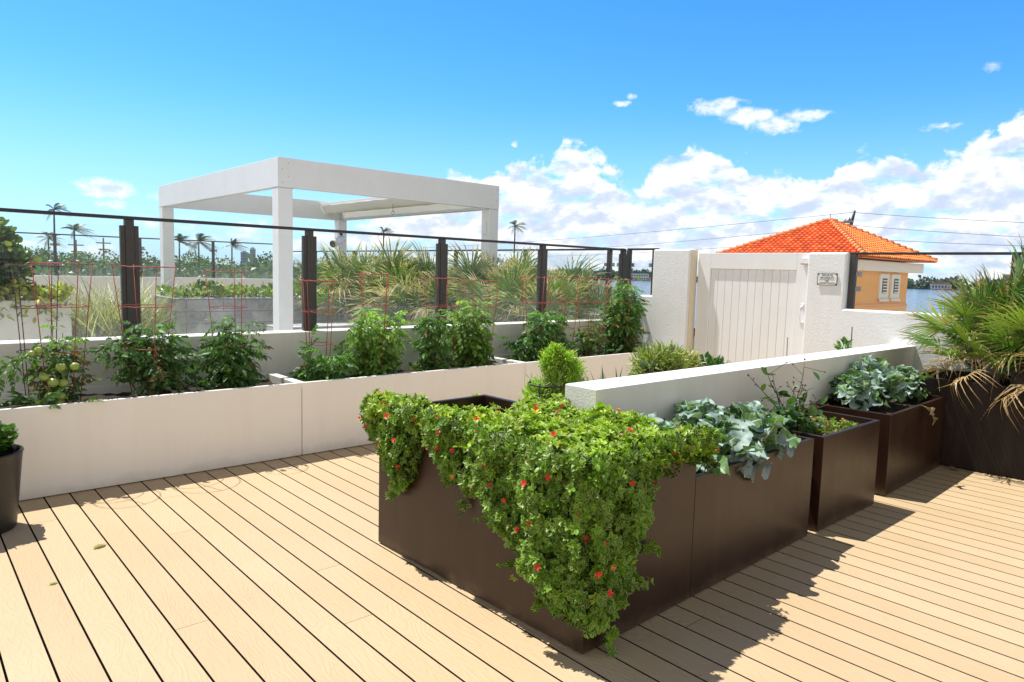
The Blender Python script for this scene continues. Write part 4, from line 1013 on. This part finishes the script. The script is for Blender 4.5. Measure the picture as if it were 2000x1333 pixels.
def feathery():
    loc = (3.70, 3.71, 0)
    t = thing('plant_pot', 'dark plant pot behind the low wall end, mostly hidden by red flowers', 'pot', loc)
    g = G(); g.lathe([(0, 0), (.10, 0), (.13, .50), (.137, .52), (.124, .52), (.118, .48), (0, .48)], 28); g.build('body', 'pot', t)
    t = thing('plant_hoop', 'black iron hoop support round the bright feathery shrub', 'plant support', loc)
    g = G(); rr = .15
    g.tube([(rr*math.cos(a), rr*math.sin(a), .76) for a in [k*math.pi/16 for k in range(32)]], .0075, 6, closed=True); g.build('ring', 'black_iron', t)
    for k in range(4):
        a = k*math.pi/2+.35; g = G(); g.tube([(rr*math.cos(a), rr*math.sin(a), 0), (rr*math.cos(a), rr*math.sin(a), .78)], .0065, 6); g.build('leg', 'black_iron', t)
    shrub('feathery_shrub', 'bright yellow green feathery shrub growing through the black hoop', 'shrub', (3.76, 3.66, .55), (.20, .20, .25), 9000, T_LONG, (.028, .052), (.34, .52, .06), alt=(.44, .54, .09), seed=1, stemmat='stem', shell=.25, stems=14, lobes=[(0, 0, -.05, .75), (-.05, .04, .12, .5), (.08, -.06, .06, .5), (.13, -.10, -.10, .5), (-.12, .10, -.12, .6), (.03, -.03, .14, .35), (-.02, .02, .20, .28)])
    shrub('trailing_plant', 'loose light green plant trailing below the feathery shrub in the hoop', 'plant', (3.62, 3.66, .34), (.18, .16, .20), 1000, T_SIMPLE, (.035, .06), (.15, .24, .05), seed=2, stemmat='stem', stems=10)
feathery()
def aloe(label, loc, n, h, tone=(.10, .17, .09)):
    t = thing('spiky_plant', label, 'plant', loc, 0, 'spiky plants behind the low wall'); L = LB(); tp = leaf([(0, .035), (.35, .04), (.7, .026), (1, 0)], .5, .12)
    d = norm(rng.normal(size=(n, 3))*[.55, .35, .1]+[0, 0, 1]); L.add(tp, d*.02, frames(d, np.tile([[0.1, -.4, 1.]], (n, 1))+rng.normal(size=(n, 3))*.3), rng.uniform(.7, 1.05, n)*h, colvar(tone, n, .2)); L.build('leaves', 'lf_generic', t)
t = thing('rectangular_planter', 'cream planter hidden behind the low wall under the variegated shrubs', 'planter', (4.05, 3.32, 0))
g = G(); open_box(g, 0, 1.9, 0, .62, .006, .50, .03, .40); g.build('box', 'cream_panel', t, bevel=.004); soil_patch(t, .03, 1.87, .03, .59, .46)
t = thing('plant_pot', 'cream pot hidden behind the low wall under the small green tuft', 'pot', (7.2, 3.02, 0))
g = G(); g.lathe([(0, 0), (.10, 0), (.14, .76), (.15, .78), (.135, .78), (.125, .74), (0, .74)], 24); g.build('body', 'cream_panel', t)
solid('raised_bed', 'raised soil bed under the rear palmettos and hedge', 'planter', 'concrete', [(6.55, 7.72, 9.2, 15.2, 0, .36)])
solid('raised_bed', 'raised soil bed under the palmettos beside the corner of the glass fence', 'planter', 'concrete', [(6.35, 7.72, 6.6, 9.1, 0, .50)])
aloe('thin upright spiky leaves right of the feathery shrub', (4.22, 3.6, .42), 9, .48)
aloe('second spiky tuft with a bent leaf beside the feathery shrub', (4.45, 3.65, .42), 8, .46)
shrub('variegated_shrub', 'variegated cream and green shrub behind the low wall', 'shrub', (4.98, 3.62, .52), (.28, .25, .24), 1500, T_LONG, (.07, .12), (.12, .2, .05), 'lf_var', (.2, .27, .06), .3, seed=3)
shrub('variegated_shrub', 'yellower variegated shrub touching the left gate pillar view', 'shrub', (5.36, 3.66, .50), (.20, .22, .20), 1000, T_LONG, (.07, .12), (.24, .28, .04), 'lf_var', (.34, .34, .07), .4, seed=4)
shrub('small_shrub', 'small dark glossy shrub low before the gate', 'shrub', (5.66, 3.55, .55), (.20, .16, .16), 330, T_SIMPLE, (.05, .08), (.05, .13, .025), seed=5, stems=10)
shrub('small_shrub', 'tuft of green leaves just showing above the low wall below the sign', 'shrub', (7.2, 3.0, .80), (.08, .07, .10), 60, T_SIMPLE, (.05, .08), (.08, .2, .03), seed=6, stems=5)
shrub('small_shrub', 'dark low foliage peeping over the low wall between the spiky plants and the variegated shrub', 'shrub', (4.72, 3.5, .50), (.18, .12, .19), 260, T_SIMPLE, (.04, .07), (.05, .1, .03), alt=(.09, .05, .05), seed=7)
t = thing('garden_stake', 'thin dark stake standing behind the low wall right of the gate', 'stake', (7.35, 2.98, 0)); g = G(); g.tube([(0, 0, 0), (0.01, 0.02, 1.13)], .006, 6); g.build('rod', 'black_iron', t)
t = thing('garden_stake', 'short thin stake behind the low wall before the gate planks', 'stake', (6.35, 3.15, 0)); g = G(); g.tube([(0, 0, 0), (0.01, 0.03, 1.05)], .004, 6); g.build('rod', 'black_iron', t)

# ------------------------------------------------------------------ black pot at the left edge
t = thing('plant_pot', 'tall tapered black pot standing at the left edge on the deck', 'pot', (.355, 5.01, 0))
g = G(); g.lathe([(0, .004), (.15, .004), (.158, .012), (.162, .05), (.178, .2), (.197, .40), (.204, .455), (.209, .462), (.206, .470), (.192, .470), (.186, .44), (.18, .40)], 48); g.build('body', 'pot', t)
g = G(); g.lathe([(0, .425), (.183, .42)], 32); g.build('soil', 'soil', t)
shrub('herb_plant', 'leafy green herb growing in the tall black pot', 'herb', (.355, 5.01, .40), (.20, .19, .12), 1300, T_ROUND, (.028, .05), (.06, .14, .025), alt=(.12, .2, .03), seed=8, stemmat='stem', stems=16)

# ------------------------------------------------------------------ fan palms
def fanpalm(name, label, loc, n, nd_, rad, pet, elr=(15, 85), tone=(.10, .19, .035), alt=(.17, .24, .05), dead=(.50, .35, .19), seed=0, bias=(0, 0), rootr=.1, trunk=.25, group=None, deadel=(0, 40)):
    r = np.random.default_rng(700+seed); t = thing(name, label, 'palm', loc, 0, group); L = LB(); D = LB(); g = G()
    def fr_(elo, ehi, LBx, tps, col, drop, cnt, s):
        for i in range(cnt):
            az = r.uniform(0, 2*math.pi); el = R(r.uniform(elo, ehi))
            d = norm(np.array([math.cos(az)*math.cos(el)+bias[0], math.sin(az)*math.cos(el)+bias[1], math.sin(el)]))
            b = np.array([r.normal()*rootr, r.normal()*rootr, trunk*r.uniform(.3, 1)]); Lp = pet*r.uniform(.6, 1.15)
            mid = b+d*Lp*.55+[0, 0, .05*Lp]; e = b+d*Lp+[0, 0, -drop*Lp]
            g.tube([b, mid, e], [.007, .0055, .004], 5, mi=0)
            d2 = norm(e-mid+r.normal(size=3)*.08*Lp); hor = np.array([d2[0], d2[1], 0]); nr = np.array([0, 0, 1.])+r.normal(size=3)*.55-hor*.5
            LBx.add(tps[r.integers(0, len(tps))], e[None], frames(d2[None], nr[None]), rad*s*r.uniform(.8, 1.15), col(r))
    fr_(*elr, L, FAN, lambda r: np.array(alt if r.random() < .35 else tone)*r.uniform(.7, 1.3), .03, n, 1.0)
    fr_(deadel[0], deadel[1], D, FAND, lambda r: np.array(dead)*r.uniform(.6, 1.25), .12, nd_, .72)
    lm = 'lf_palmetto' if name == 'palmetto' else 'lf_palm'
    L.build('fronds', lm, t); D.build('dead_fronds', lm, t)
    g.build('leaf_stalks', 'stem', t); g = G(); g.tube([(0, 0, -.02), (.02, .01, trunk*.6), (0, 0, trunk)], [.06, .07, .05], 9); g.build('trunk', 'trunk', t)
fanpalm('fan_palm', 'large spiky fan palm at the left end of the dark planter', (7.32, 1.74, .68), 30, 6, .41, .50, (20, 88), (.14, .25, .04), (.22, .31, .05), seed=1, rootr=.08, trunk=.25)
fanpalm('fan_palm', 'fan palm filling the middle of the dark planter with long upright fronds', (7.40, 1.55, .68), 24, 5, .46, .60, (30, 88), (.13, .24, .035), (.20, .29, .05), seed=2, rootr=.1, trunk=.25)
fanpalm('fan_palm', 'fan palm with drooping dry tips at the right edge of the picture', (7.30, 1.12, .68), 24, 3, .44, .48, (25, 85), (.13, .24, .035), (.20, .29, .05), seed=3, rootr=.08, trunk=.22, deadel=(-10, 35))
pg = 'palmettos on the next terrace'
for i, (x, y, n, dn, rd, pe, lab, tr) in enumerate([
    (6.9, 12.6, 26, 22, .62, .75, 'palmetto clump right of the rear pergola column', .55), (7.0, 11.3, 30, 26, .66, .8, 'tallest palmetto clump below the drooping shade cloth', .65),
    (6.9, 10.2, 26, 20, .58, .7, 'palmetto clump left of the third fence post', .55), (7.1, 9.55, 20, 18, .52, .6, 'palmetto clump right of the third fence post', .5), (7.05, 8.35, 26, 18, .58, .66, 'palmetto clump right of the right pergola column', .6),
    (7.0, 7.55, 24, 14, .55, .6, 'palmetto clump by the fourth fence post', .5), (7.0, 6.95, 18, 16, .46, .5, 'low palmetto clump nearest the gate', .4), (6.6, 14.6, 12, 10, .5, .5, 'small dry palmetto clump left of the rear pergola column', .4)]):
    fanpalm('palmetto', lab, (x, y, .35 if y > 9 else .5), int(n*1.25), dn//2, rd, pe, (5, 80), (.12, .20, .05), (.18, .23, .07), (.56, .46, .32), seed=10+i, rootr=.28, trunk=tr, group=pg, deadel=(-25, 55))
shrub('hedge', 'dark green hedge below the palmettos behind the slanting block wall', 'hedge', (7.0, 10.9, .25), (.50, 1.9, .48), 5200, T_ROUND, (.05, .09), (.035, .065, .02), alt=(.07, .10, .04), seed=20, stems=20, shell=.7)
shrub('hedge', 'dark low hedge in front of the right palmettos', 'hedge', (6.7, 7.9, .1), (.45, 1.1, .42), 2400, T_ROUND, (.05, .09), (.05, .08, .03), alt=(.12, .10, .06), seed=21, stems=14, shell=.7)

# ------------------------------------------------------------------ other planting beyond the fence
def lowplants(name, label, cat, x0, x1, y0, y1, z, h, n, tp, s, tone, m='lf_generic', alt=None, pa=.3, seed=0, hang=0):
    r = np.random.default_rng(900+seed); t = thing(name, label, cat, ((x0+x1)/2, (y0+y1)/2, z)); L = LB()
    P = np.stack([r.uniform(-(x1-x0)/2, (x1-x0)/2, n), r.uniform(-(y1-y0)/2-hang, (y1-y0)/2, n), h*r.random(n)**.8], 1)
    P[:, 2] *= .6+.4*np.sin(P[:, 0]*7)*np.cos(P[:, 0]*2.3)
    if hang: P[:, 2] -= np.where(P[:, 1] < -(y1-y0)/2, r.random(n)*.35, 0)
    L.add(tp, P, frames(norm(r.normal(size=(n, 3))+[0, 0, .7]), np.tile([[0, 0, 1.]], (n, 1))+r.normal(size=(n, 3))*.5), r.uniform(*s, n), colvar(tone, n, .25, alt, pa)); L.build('foliage', m, t)
    g = G()
    for i in range(14): b = P[i].copy(); g.tube([(b[0], b[1], -.05), tuple(b)], .006, 4)
    g.build('stem', 'stem', t)
lowplants('succulent_bed', 'yellow green succulents growing along the top of the block planter', 'plant', 3.5, 7.15, 12.05, 13.3, 1.0, .26, 2600, T_SIMPLE, (.07, .13), (.16, .24, .05), alt=(.36, .38, .09), seed=1)
lowplants('succulent_bed', 'yellow succulents spilling over the cream block at the far left', 'plant', .3, 1.95, 11.55, 12.5, 1.0, .28, 1900, T_SIMPLE, (.08, .13), (.28, .3, .05), alt=(.5, .45, .08), seed=2, hang=.1)
def grass(label, loc, n, h, seed, spread=.5, tone=(.42, .38, .24)):
    r = np.random.default_rng(seed); t = thing('grass_clump', label, 'grass', loc, 0, 'ornamental grass clumps on the next terrace'); L = LB(); tp = leaf([(0, .006), (.4, .006), (.8, .004), (1, 0)], .3, .5)
    d = norm(r.normal(size=(n, 3))*[spread, spread, .1]+[0, 0, 1]); P = r.normal(size=(n, 3))*[.25, .25, .0]
    L.add(tp, P, frames(d, np.tile([[0, 0, 1.]], (n, 1))-d*0), r.uniform(.6, 1.1, n)*h, colvar(tone, n, .25, (.2, .22, .08), .35)); L.build('blades', 'lf_generic', t)
grass('tall pale ornamental grass behind the first fence panel', (2.55, 12.6, 0), 1500, 1.45, 1, .55)
grass('pale ornamental grass clump left of the rear left pergola column', (3.15, 13.4, 0), 1500, 1.45, 2, .5)
grass('small pale grass clump against the far parapet', (1.9, 14.5, 0), 900, 1.3, 3, .5)
shrub('round_shrub', 'low dark round shrub at the foot of the ornamental grass', 'shrub', (2.32, 10.8, .02), (.30, .3, .24), 1400, T_SIMPLE, (.03, .06), (.06, .08, .03), seed=30)
shrub('sea_grape', 'round leaved sea grape bush at the left edge behind the fence', 'shrub', (.80, 12.0, 1.0), (.82, .5, .56), 4200, T_ROUND, (.07, .12), (.08, .15, .035), alt=(.2, .26, .08), seed=31, stems=16, shell=.5)

# coconut palms
def coconut(label, loc, h, fl, n=18, wind=(.55, -.35), seed=0, lean=.05, tone=(.05, .085, .03)):
    r = np.random.default_rng(seed+40); t = thing('coconut_palm', label, 'palm', loc, 0, 'coconut palms beyond the terraces'); g = G()
    pts = [(lean*h*math.sin(q*1.5), .02*h*q, h*q) for q in np.linspace(0, 1, 9)]; g.tube(pts, [.13*(1-.45*q) for q in np.linspace(0, 1, 9)], 8); g.build('trunk', 'trunk', t)
    fl *= .8; L = LB(); top = np.array(pts[-1]); V = []; T = []; U = []; k = 0
    for i in range(n):
        az = i*2.4+r.normal()*.2; el = R(r.uniform(-20, 75)); d = np.array([math.cos(az)*math.cos(el)+wind[0]*.7, math.sin(az)*math.cos(el)+wind[1]*.7, math.sin(el)]); d = d/np.linalg.norm(d)
        Lf = fl*r.uniform(.8, 1.1); rach = [top+d*Lf*q+np.array([wind[0]*.35, wind[1]*.35, -.75])*Lf*q*q*.6 for q in np.linspace(0, 1, 14)]
        side = np.cross(d, [0, 0, 1.]); side /= np.linalg.norm(side)+1e-9
        for j in range(1, 14):
            ax = (rach[j]-rach[j-1]); ax /= np.linalg.norm(ax); b = rach[j]; ll = Lf*.30*math.sin(math.pi*(j+1.5)/16)
            for s in (-1, 1):
                for e in (0, .5):
                    bb = b-ax*Lf/14*e; dd = side*s*.75+ax*.75+np.array([wind[0]*.35, wind[1]*.35, -.35-.2*r.random()]); dd /= np.linalg.norm(dd); w_ = ax*Lf*.016
                    V += [bb-w_, bb+w_, bb+dd*ll]; T.append((k, k+1, k+2)); U += [(.5, 0)]*3; k += 3
    L.add((np.array(V), np.array(T), np.array(U)), np.zeros((1, 3)), np.eye(3)[None], 1.0, tone); L.build('fronds', 'lf_palm', t)
def at(dx, dy, dist): q = math.hypot(dx, dy); return (dx/q*dist, dy/q*dist)
for lab, dx, dy, dist, zt, fl, sd_, tn in (
    ('tall windswept coconut palm at the far left beyond the fence', .174, 1.201, 80, 6.3, 1.7, 1, (.04, .07, .025)), ('paler coconut palm right of the tall windswept one', .197, 1.185, 80, 4.4, 2.0, 2, (.13, .15, .08)),
    ('short coconut palm behind the tall windswept palm', .168, 1.20, 84, 3.6, 1.8, 8, (.14, .16, .10)),
    ('windblown coconut palm beside the rear left pergola column', .309, 1.075, 80, 3.7, 2.1, 3, (.04, .075, .03)), ('coconut palm with sweeping fronds, second right of the rear left column', .33, 1.057, 78, 3.7, 2.4, 4, (.04, .075, .03)),
    ('slender coconut palm left of the pergola front column', .366, 1.025, 80, 3.5, 1.8, 5, (.045, .075, .03)), ('coconut palm crown rising above the palmettos below the pergola', .53, .882, 80, 5.7, 1.5, 6, (.05, .07, .03)),
    ('coconut palm crown right of the pergola above the fence', .672, .757, 80, 6.8, 1.7, 7, (.04, .08, .025))):
    x, y = at(dx, dy, dist); coconut(lab, (x, y, -6), zt+6, fl, seed=sd_, tone=tn)

# mangrove wood behind, too many crowns to count
def wood(name, label, crowns, card, tone, per, seed, alt):
    r = np.random.default_rng(seed); L = LB(); P = []; Dn = []
    for (x, y, z, s) in crowns:
        d = norm(r.normal(size=(per, 3))+[0, 0, .3]); P.append(d*np.array([s, s, s*.8])*r.uniform(.55, 1.05, (per, 1))+[x, y, z]); Dn.append(d)
    P = np.concatenate(P); Dn = np.concatenate(Dn); n = len(P); cr = np.repeat(1+r.normal(size=len(crowns))*.28, per)[:, None]
    L.add(T_CARD, P, frames(norm(Dn+r.normal(size=(n, 3))*.6), Dn+r.normal(size=(n, 3))*.4), r.uniform(*card, n), np.clip(colvar(tone, n, .2, alt, .25)*cr, .01, .5))
    o = L.build(name, 'lf_generic'); return props(o, label, 'trees', kind='stuff')
r = np.random.default_rng(77); cr = []
for i in range(560):
    az = R(r.uniform(46, 92)); d = r.uniform(38, 170); cr.append((d*math.cos(az), d*math.sin(az), -2.6+r.normal()*.9+(d-38)/132*2.6, r.uniform(1.8, 3.4)))
wood('mangrove_wood', 'dense green mangrove wood beyond the far parapet', cr, (.2, .55), (.085, .14, .055), 210, 5, (.14, .17, .07))
cr = []
for i in range(300):
    az = R(r.uniform(4, 47)); d = 1030+r.uniform(0, 90); cr.append((d*math.cos(az), d*math.sin(az), -3+abs(r.normal())*2.5, r.uniform(5, 10)))
wood('shore_trees', 'low band of trees along the far shore across the water', cr, (3, 6), (.06, .11, .09), 46, 6, (.1, .14, .1))
g = G(); A0, A1 = R(2), R(48); NN = 24
for k in range(NN+1):
    a = A0+(A1-A0)*k/NN
    for d in (1022, 1500): g.v.append((d*math.cos(a), d*math.sin(a), -5.2 if d < 1100 else -4.5))
for k in range(NN): g.f.append((2*k, 2*k+1, 2*k+3, 2*k+2)); g.m.append(0); g.sm.append(False)
props(g.build('far_shore', 'land'), kind='structure')
def farhouse(label, az, w, h, seed, nwin=6, roofm='far_grey'):
    d = 1012; x, y = d*math.cos(R(az)), d*math.sin(R(az)); t = thing('waterfront_house', label, 'house', (x, y, -5.4), R(az-90), 'houses on the far shore')
    g = G(); g.box(-w/2, w/2, 0, 8, 0, h); g.build('wall', 'far_white', t)
    g = G(); g.prism([(-w/2-1, h), (w/2+1, h), (w/2-2, h+1.6), (-w/2+2, h+1.6)], 'y', -.6, 8.6); g.build('roof', roofm, t)
    for k in range(nwin):
        for zz in (1.2, h-3.0):
            g = G(); xx = -w/2+1+(w-2)*(k+.5)/nwin; g.box(xx-w/nwin*.3, xx+w/nwin*.3, -.15, 0.1, zz, zz+2.0); g.build('window', 'far_blue', t)
farhouse('white two storey house on the far shore left of the gate pillar', 38.0, 26, 8.0, 1, 7)
farhouse('low white house on the far shore right of the orange building', 16.8, 22, 5.5, 2, 6, 'far_red')
farhouse('small house on the far shore beside the two storey one', 39.5, 14, 4.5, 3, 4, 'far_red')
for az, w, lb in ((38.2, 60, 'red brown dock and seawall below the far white house'), (15.9, 34, 'red brown dock on the far shore right of the orange building')):
    d = 1000; t = thing('dock', lb, 'dock', (d*math.cos(R(az)), d*math.sin(R(az)), -6.2), R(az-90)); g = G(); g.box(-w/2, w/2, 0, 4, 0, 1.5); g.build('platform', 'far_red', t)
    g = G()
    for k in range(9): g.tube([(-w/2+w*k/8, -.2, -1), (-w/2+w*k/8, -.2, 3.2)], .22, 6)
    g.build('piling', 'wood_stem', t)
for az, w, h, lb in ((69.2, 34, 66, 'pale distant tower block on the skyline, left one'), (68.6, 26, 84, 'taller pale distant tower block on the skyline'), (66.3, 30, 58, 'pale distant tower block near the pergola front column'), (60.3, 30, 50, 'pale distant tower block right of the pergola front column')):
    d = 3600; t = thing('tower_block', lb, 'building', (d*math.cos(R(az)), d*math.sin(R(az)), -7), R(az-90)); g = G(); g.box(-w/2, w/2, 0, 20, 0, h); g.box(-w/4, w/4, 4, 14, h, h+6); g.build('wall', 'far_grey', t)
    g = G()
    for k in range(6): g.box(-w/2+2, w/2-2, -.4, -.05, h*.3+k*h*.11, h*.3+k*h*.11+h*.05)
    g.build('window_bands', 'far_blue', t)

# utility poles and wires
def pole(label, x, y, h, zb=-6):
    t = thing('utility_pole', label, 'pole', (x, y, zb), 0); g = G(); g.tube([(0, 0, 0), (0, 0, h)], [.16, .10], 8); g.build('shaft', 'wood_stem', t)
    g = G(); g.box(-.9, .9, -.06, .06, h-.75, h-.62); g.box(-.6, .6, -.06, .06, h-1.6, h-1.47); g.build('crossarm', 'wood_stem', t)
for (dx, dy, dd, zt, lb) in ((.205, 1.18, 110, 4.2, 'utility pole above the mangroves, left one'), (.236, 1.16, 110, 4.6, 'utility pole above the mangroves left of the first fence post'), (.275, 1.13, 110, 3.9, 'utility pole above the mangroves right of the first fence post')):
    x, y = at(dx, dy, dd); pole(lb, x, y, zt+6)
t = thing('utility_pole', 'dark pole rising behind the orange tiled roof and carrying three wires', 'pole', (60, 25.2, -6)); g = G(); g.tube([(0, 0, 0), (0, 0, 12.1), (0, -.25, 13.4)], [.2, .16, .09], 8); g.build('shaft', 'black_iron', t)
for z, y2, zl, nm in ((7.25, 13.2, 6.25, 'uppermost'), (6.2, 13.1, 5.25, 'middle'), (5.15, 13.1, 4.63, 'lowest')):
    g = G(); A = Vector((60, 25.15, z)); Bq = Vector((60, 13.1, zl)); Bq = A+(Bq-A)*2.2; pts = [A.lerp(Bq, q)+Vector((0, 0, -.5*4*q*(1-q)*.5)) for q in np.linspace(0, 1, 14)]
    g.tube(pts, .015, 4); A2 = Vector((61.5+10*(z < 7)+3*(z < 6), 62, 5.75 if z > 7 else 5.5 if z > 6 else 4.95)); A2 = A+(A2-A)*1.8; A2.z = 4.9 if z > 7 else 4.9 if z > 6 else 4.4
    pts = [A.lerp(A2, q)+Vector((0, 0, -.35*4*q*(1-q))) for q in np.linspace(0, 1, 18)]; g.tube(pts, .015, 4)
    props(g.build('power_line', 'dark_metal'), '%s of the three overhead wires crossing behind the orange roof' % nm, 'wire')

# ------------------------------------------------------------------ orange building with tiled hip roof
def building():
    X0, Y0, A, Bd, ZE, ZP = 20.07, 8.0, 5.73, 4.6, 2.27, 3.50
    t = thing('orange_building', 'orange stuccoed building with an orange clay tile hip roof beyond the gate', 'building', (X0, Y0, 0))
    g = G(); g.box(.75, A-.62, .6, Bd-.5, -6.5, ZE-.34); g.build('wall', 'orange_wall', t)
    g = G(); g.box(.38, A-.26, .26, Bd-.2, ZE-.36, ZE-.06); g.build('fascia', 'fascia', t, bevel=.02)
    g = G(); g.box(.70, A-.57, .56, Bd-.45, .84, .90); g.box(.72, A-.59, .575, Bd-.47, -.5, .835); g.build('band', 'orange_wall', t)
    for xw in (3.05, 3.98):
        f = G(); f.box(xw-.35, xw+.35, .545, .5985, 1.08, 1.84)
        w = f.build('window', 'fascia', t)
        f = G(); f.box(xw-.17, xw+.17, .53, .544, 1.24, 1.70); p = f.build('pane', 'slat', w)
        f = G()
        for k in range(5): f.box(xw-.16, xw+.16, .515, .529, 1.25+k*.09, 1.285+k*.09)
        f.build('louvre', 'fascia', w); f = G(); f.box(xw-.36, xw+.36, .50, .5445, .99, 1.07); f.build('sill', 'fascia', w)
    apex = np.array([A/2, Bd/2, ZP]); g = G(); cols = []
    def plane(c0, c1, nt, nrow, dark):
        # courses of barrel tiles between eave c0-c1 and the apex
        c0, c1 = np.array(c0, float), np.array(c1, float); e = c1-c0; el_ = np.linalg.norm(e); e /= el_
        mid = (c0+c1)/2; up = apex-mid; H_ = np.linalg.norm(up); up /= H_; nr = np.cross(e, up); nr /= np.linalg.norm(nr)
        if nr[2] < 0: nr = -nr
        tw = el_/nt; rh = H_/nrow
        for i in range(nt):
            cx = (i+.5)*tw
            frac = 1-abs(cx-el_/2)/(el_/2); top = H_*frac
            for j in range(nrow):
                a = j*rh; b = min(a+rh*1.06, top)
                if b-a < .04: break
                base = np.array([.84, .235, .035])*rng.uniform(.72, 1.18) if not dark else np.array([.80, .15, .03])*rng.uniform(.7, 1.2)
                if rng.random() < .12: base = base*[1.0, 1.35, 1.6]
                base = np.clip(base, .02, .9); n0 = len(g.v); K = 6; rad = tw*.40
                for q, zz in ((a-.03, .052), (b, .012)):
                    for k in range(K+1):
                        th = math.pi*k/K; p = c0+e*(cx+rad*math.cos(th))+up*q+nr*(zz+rad*.8*math.sin(th)); g.v.append(tuple(p))
                for k in range(K):
                    g.f.append((n0+k, n0+k+1, n0+K+2+k, n0+K+1+k)); g.m.append(0); g.sm.append(True)
                g.f.append(tuple(n0+k for k in range(K+1))); g.m.append(0); g.sm.append(False); cols.extend([base]*(2*(K+1)))
                # pan between
                n1 = len(g.v); w2 = tw*.5
                for q in (a-.02, b):
                    for s in (-1, 0, 1): g.v.append(tuple(c0+e*(cx+tw/2+s*w2*.5)+up*q+nr*(.004 if s == 0 else .03)))
                for k in (0, 1): g.f.append((n1+k, n1+k+1, n1+4+k, n1+3+k)); g.m.append(0); g.sm.append(True)
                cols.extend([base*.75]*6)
    c = [(0, 0, ZE), (A, 0, ZE), (A, Bd, ZE), (0, Bd, ZE)]
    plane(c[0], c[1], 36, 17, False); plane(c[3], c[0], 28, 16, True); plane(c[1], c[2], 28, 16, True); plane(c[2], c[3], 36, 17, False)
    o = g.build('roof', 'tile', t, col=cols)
    g = G(); k = 0; g.v = [tuple(np.array(q)*1.0-[0, 0, .01]) for q in c]+[tuple(apex-[0, 0, .012])]; g.f = [(0, 1, 4), (1, 2, 4), (2, 3, 4), (3, 0, 4), (3, 2, 1, 0)]; g.m = [0]*5; g.sm = [False]*5
    g.build('roof_deck', 'hip_tile', o)
    for q in range(4):
        g = G(); a = np.array(c[q], float); N = 17
        for i in range(N):
            p0 = a+(apex-a)*i/N; p1 = a+(apex-a)*min(1, (i+1.12)/N); g.tube([p0+[0, 0, .075], p1+[0, 0, .05]], [.085, .065], 8)
        g.build('ridge_tiles', 'hip_tile', o)
    g = G(); g.tube([(apex[0], apex[1], ZP), (apex[0], apex[1], ZP+.28)], .012, 5); g.tube([(3.9, 3.3, ZP-.4), (3.9, 3.3, ZP+.12)], .01, 5); g.build('spike', 'steel', t)
    t2 = thing('chimney_vent', 'grey capped metal vent behind the top of the orange roof', 'chimney', (26.9, 11.4, -6)); g = G(); g.tube([(0, 0, 0), (0, 0, 9.72)], .13, 14); g.lathe([(0, 9.98), (.17, 9.82), (.17, 9.76), (.13, 9.76)], 14); g.build('pipe', 'steel', t2)
building()
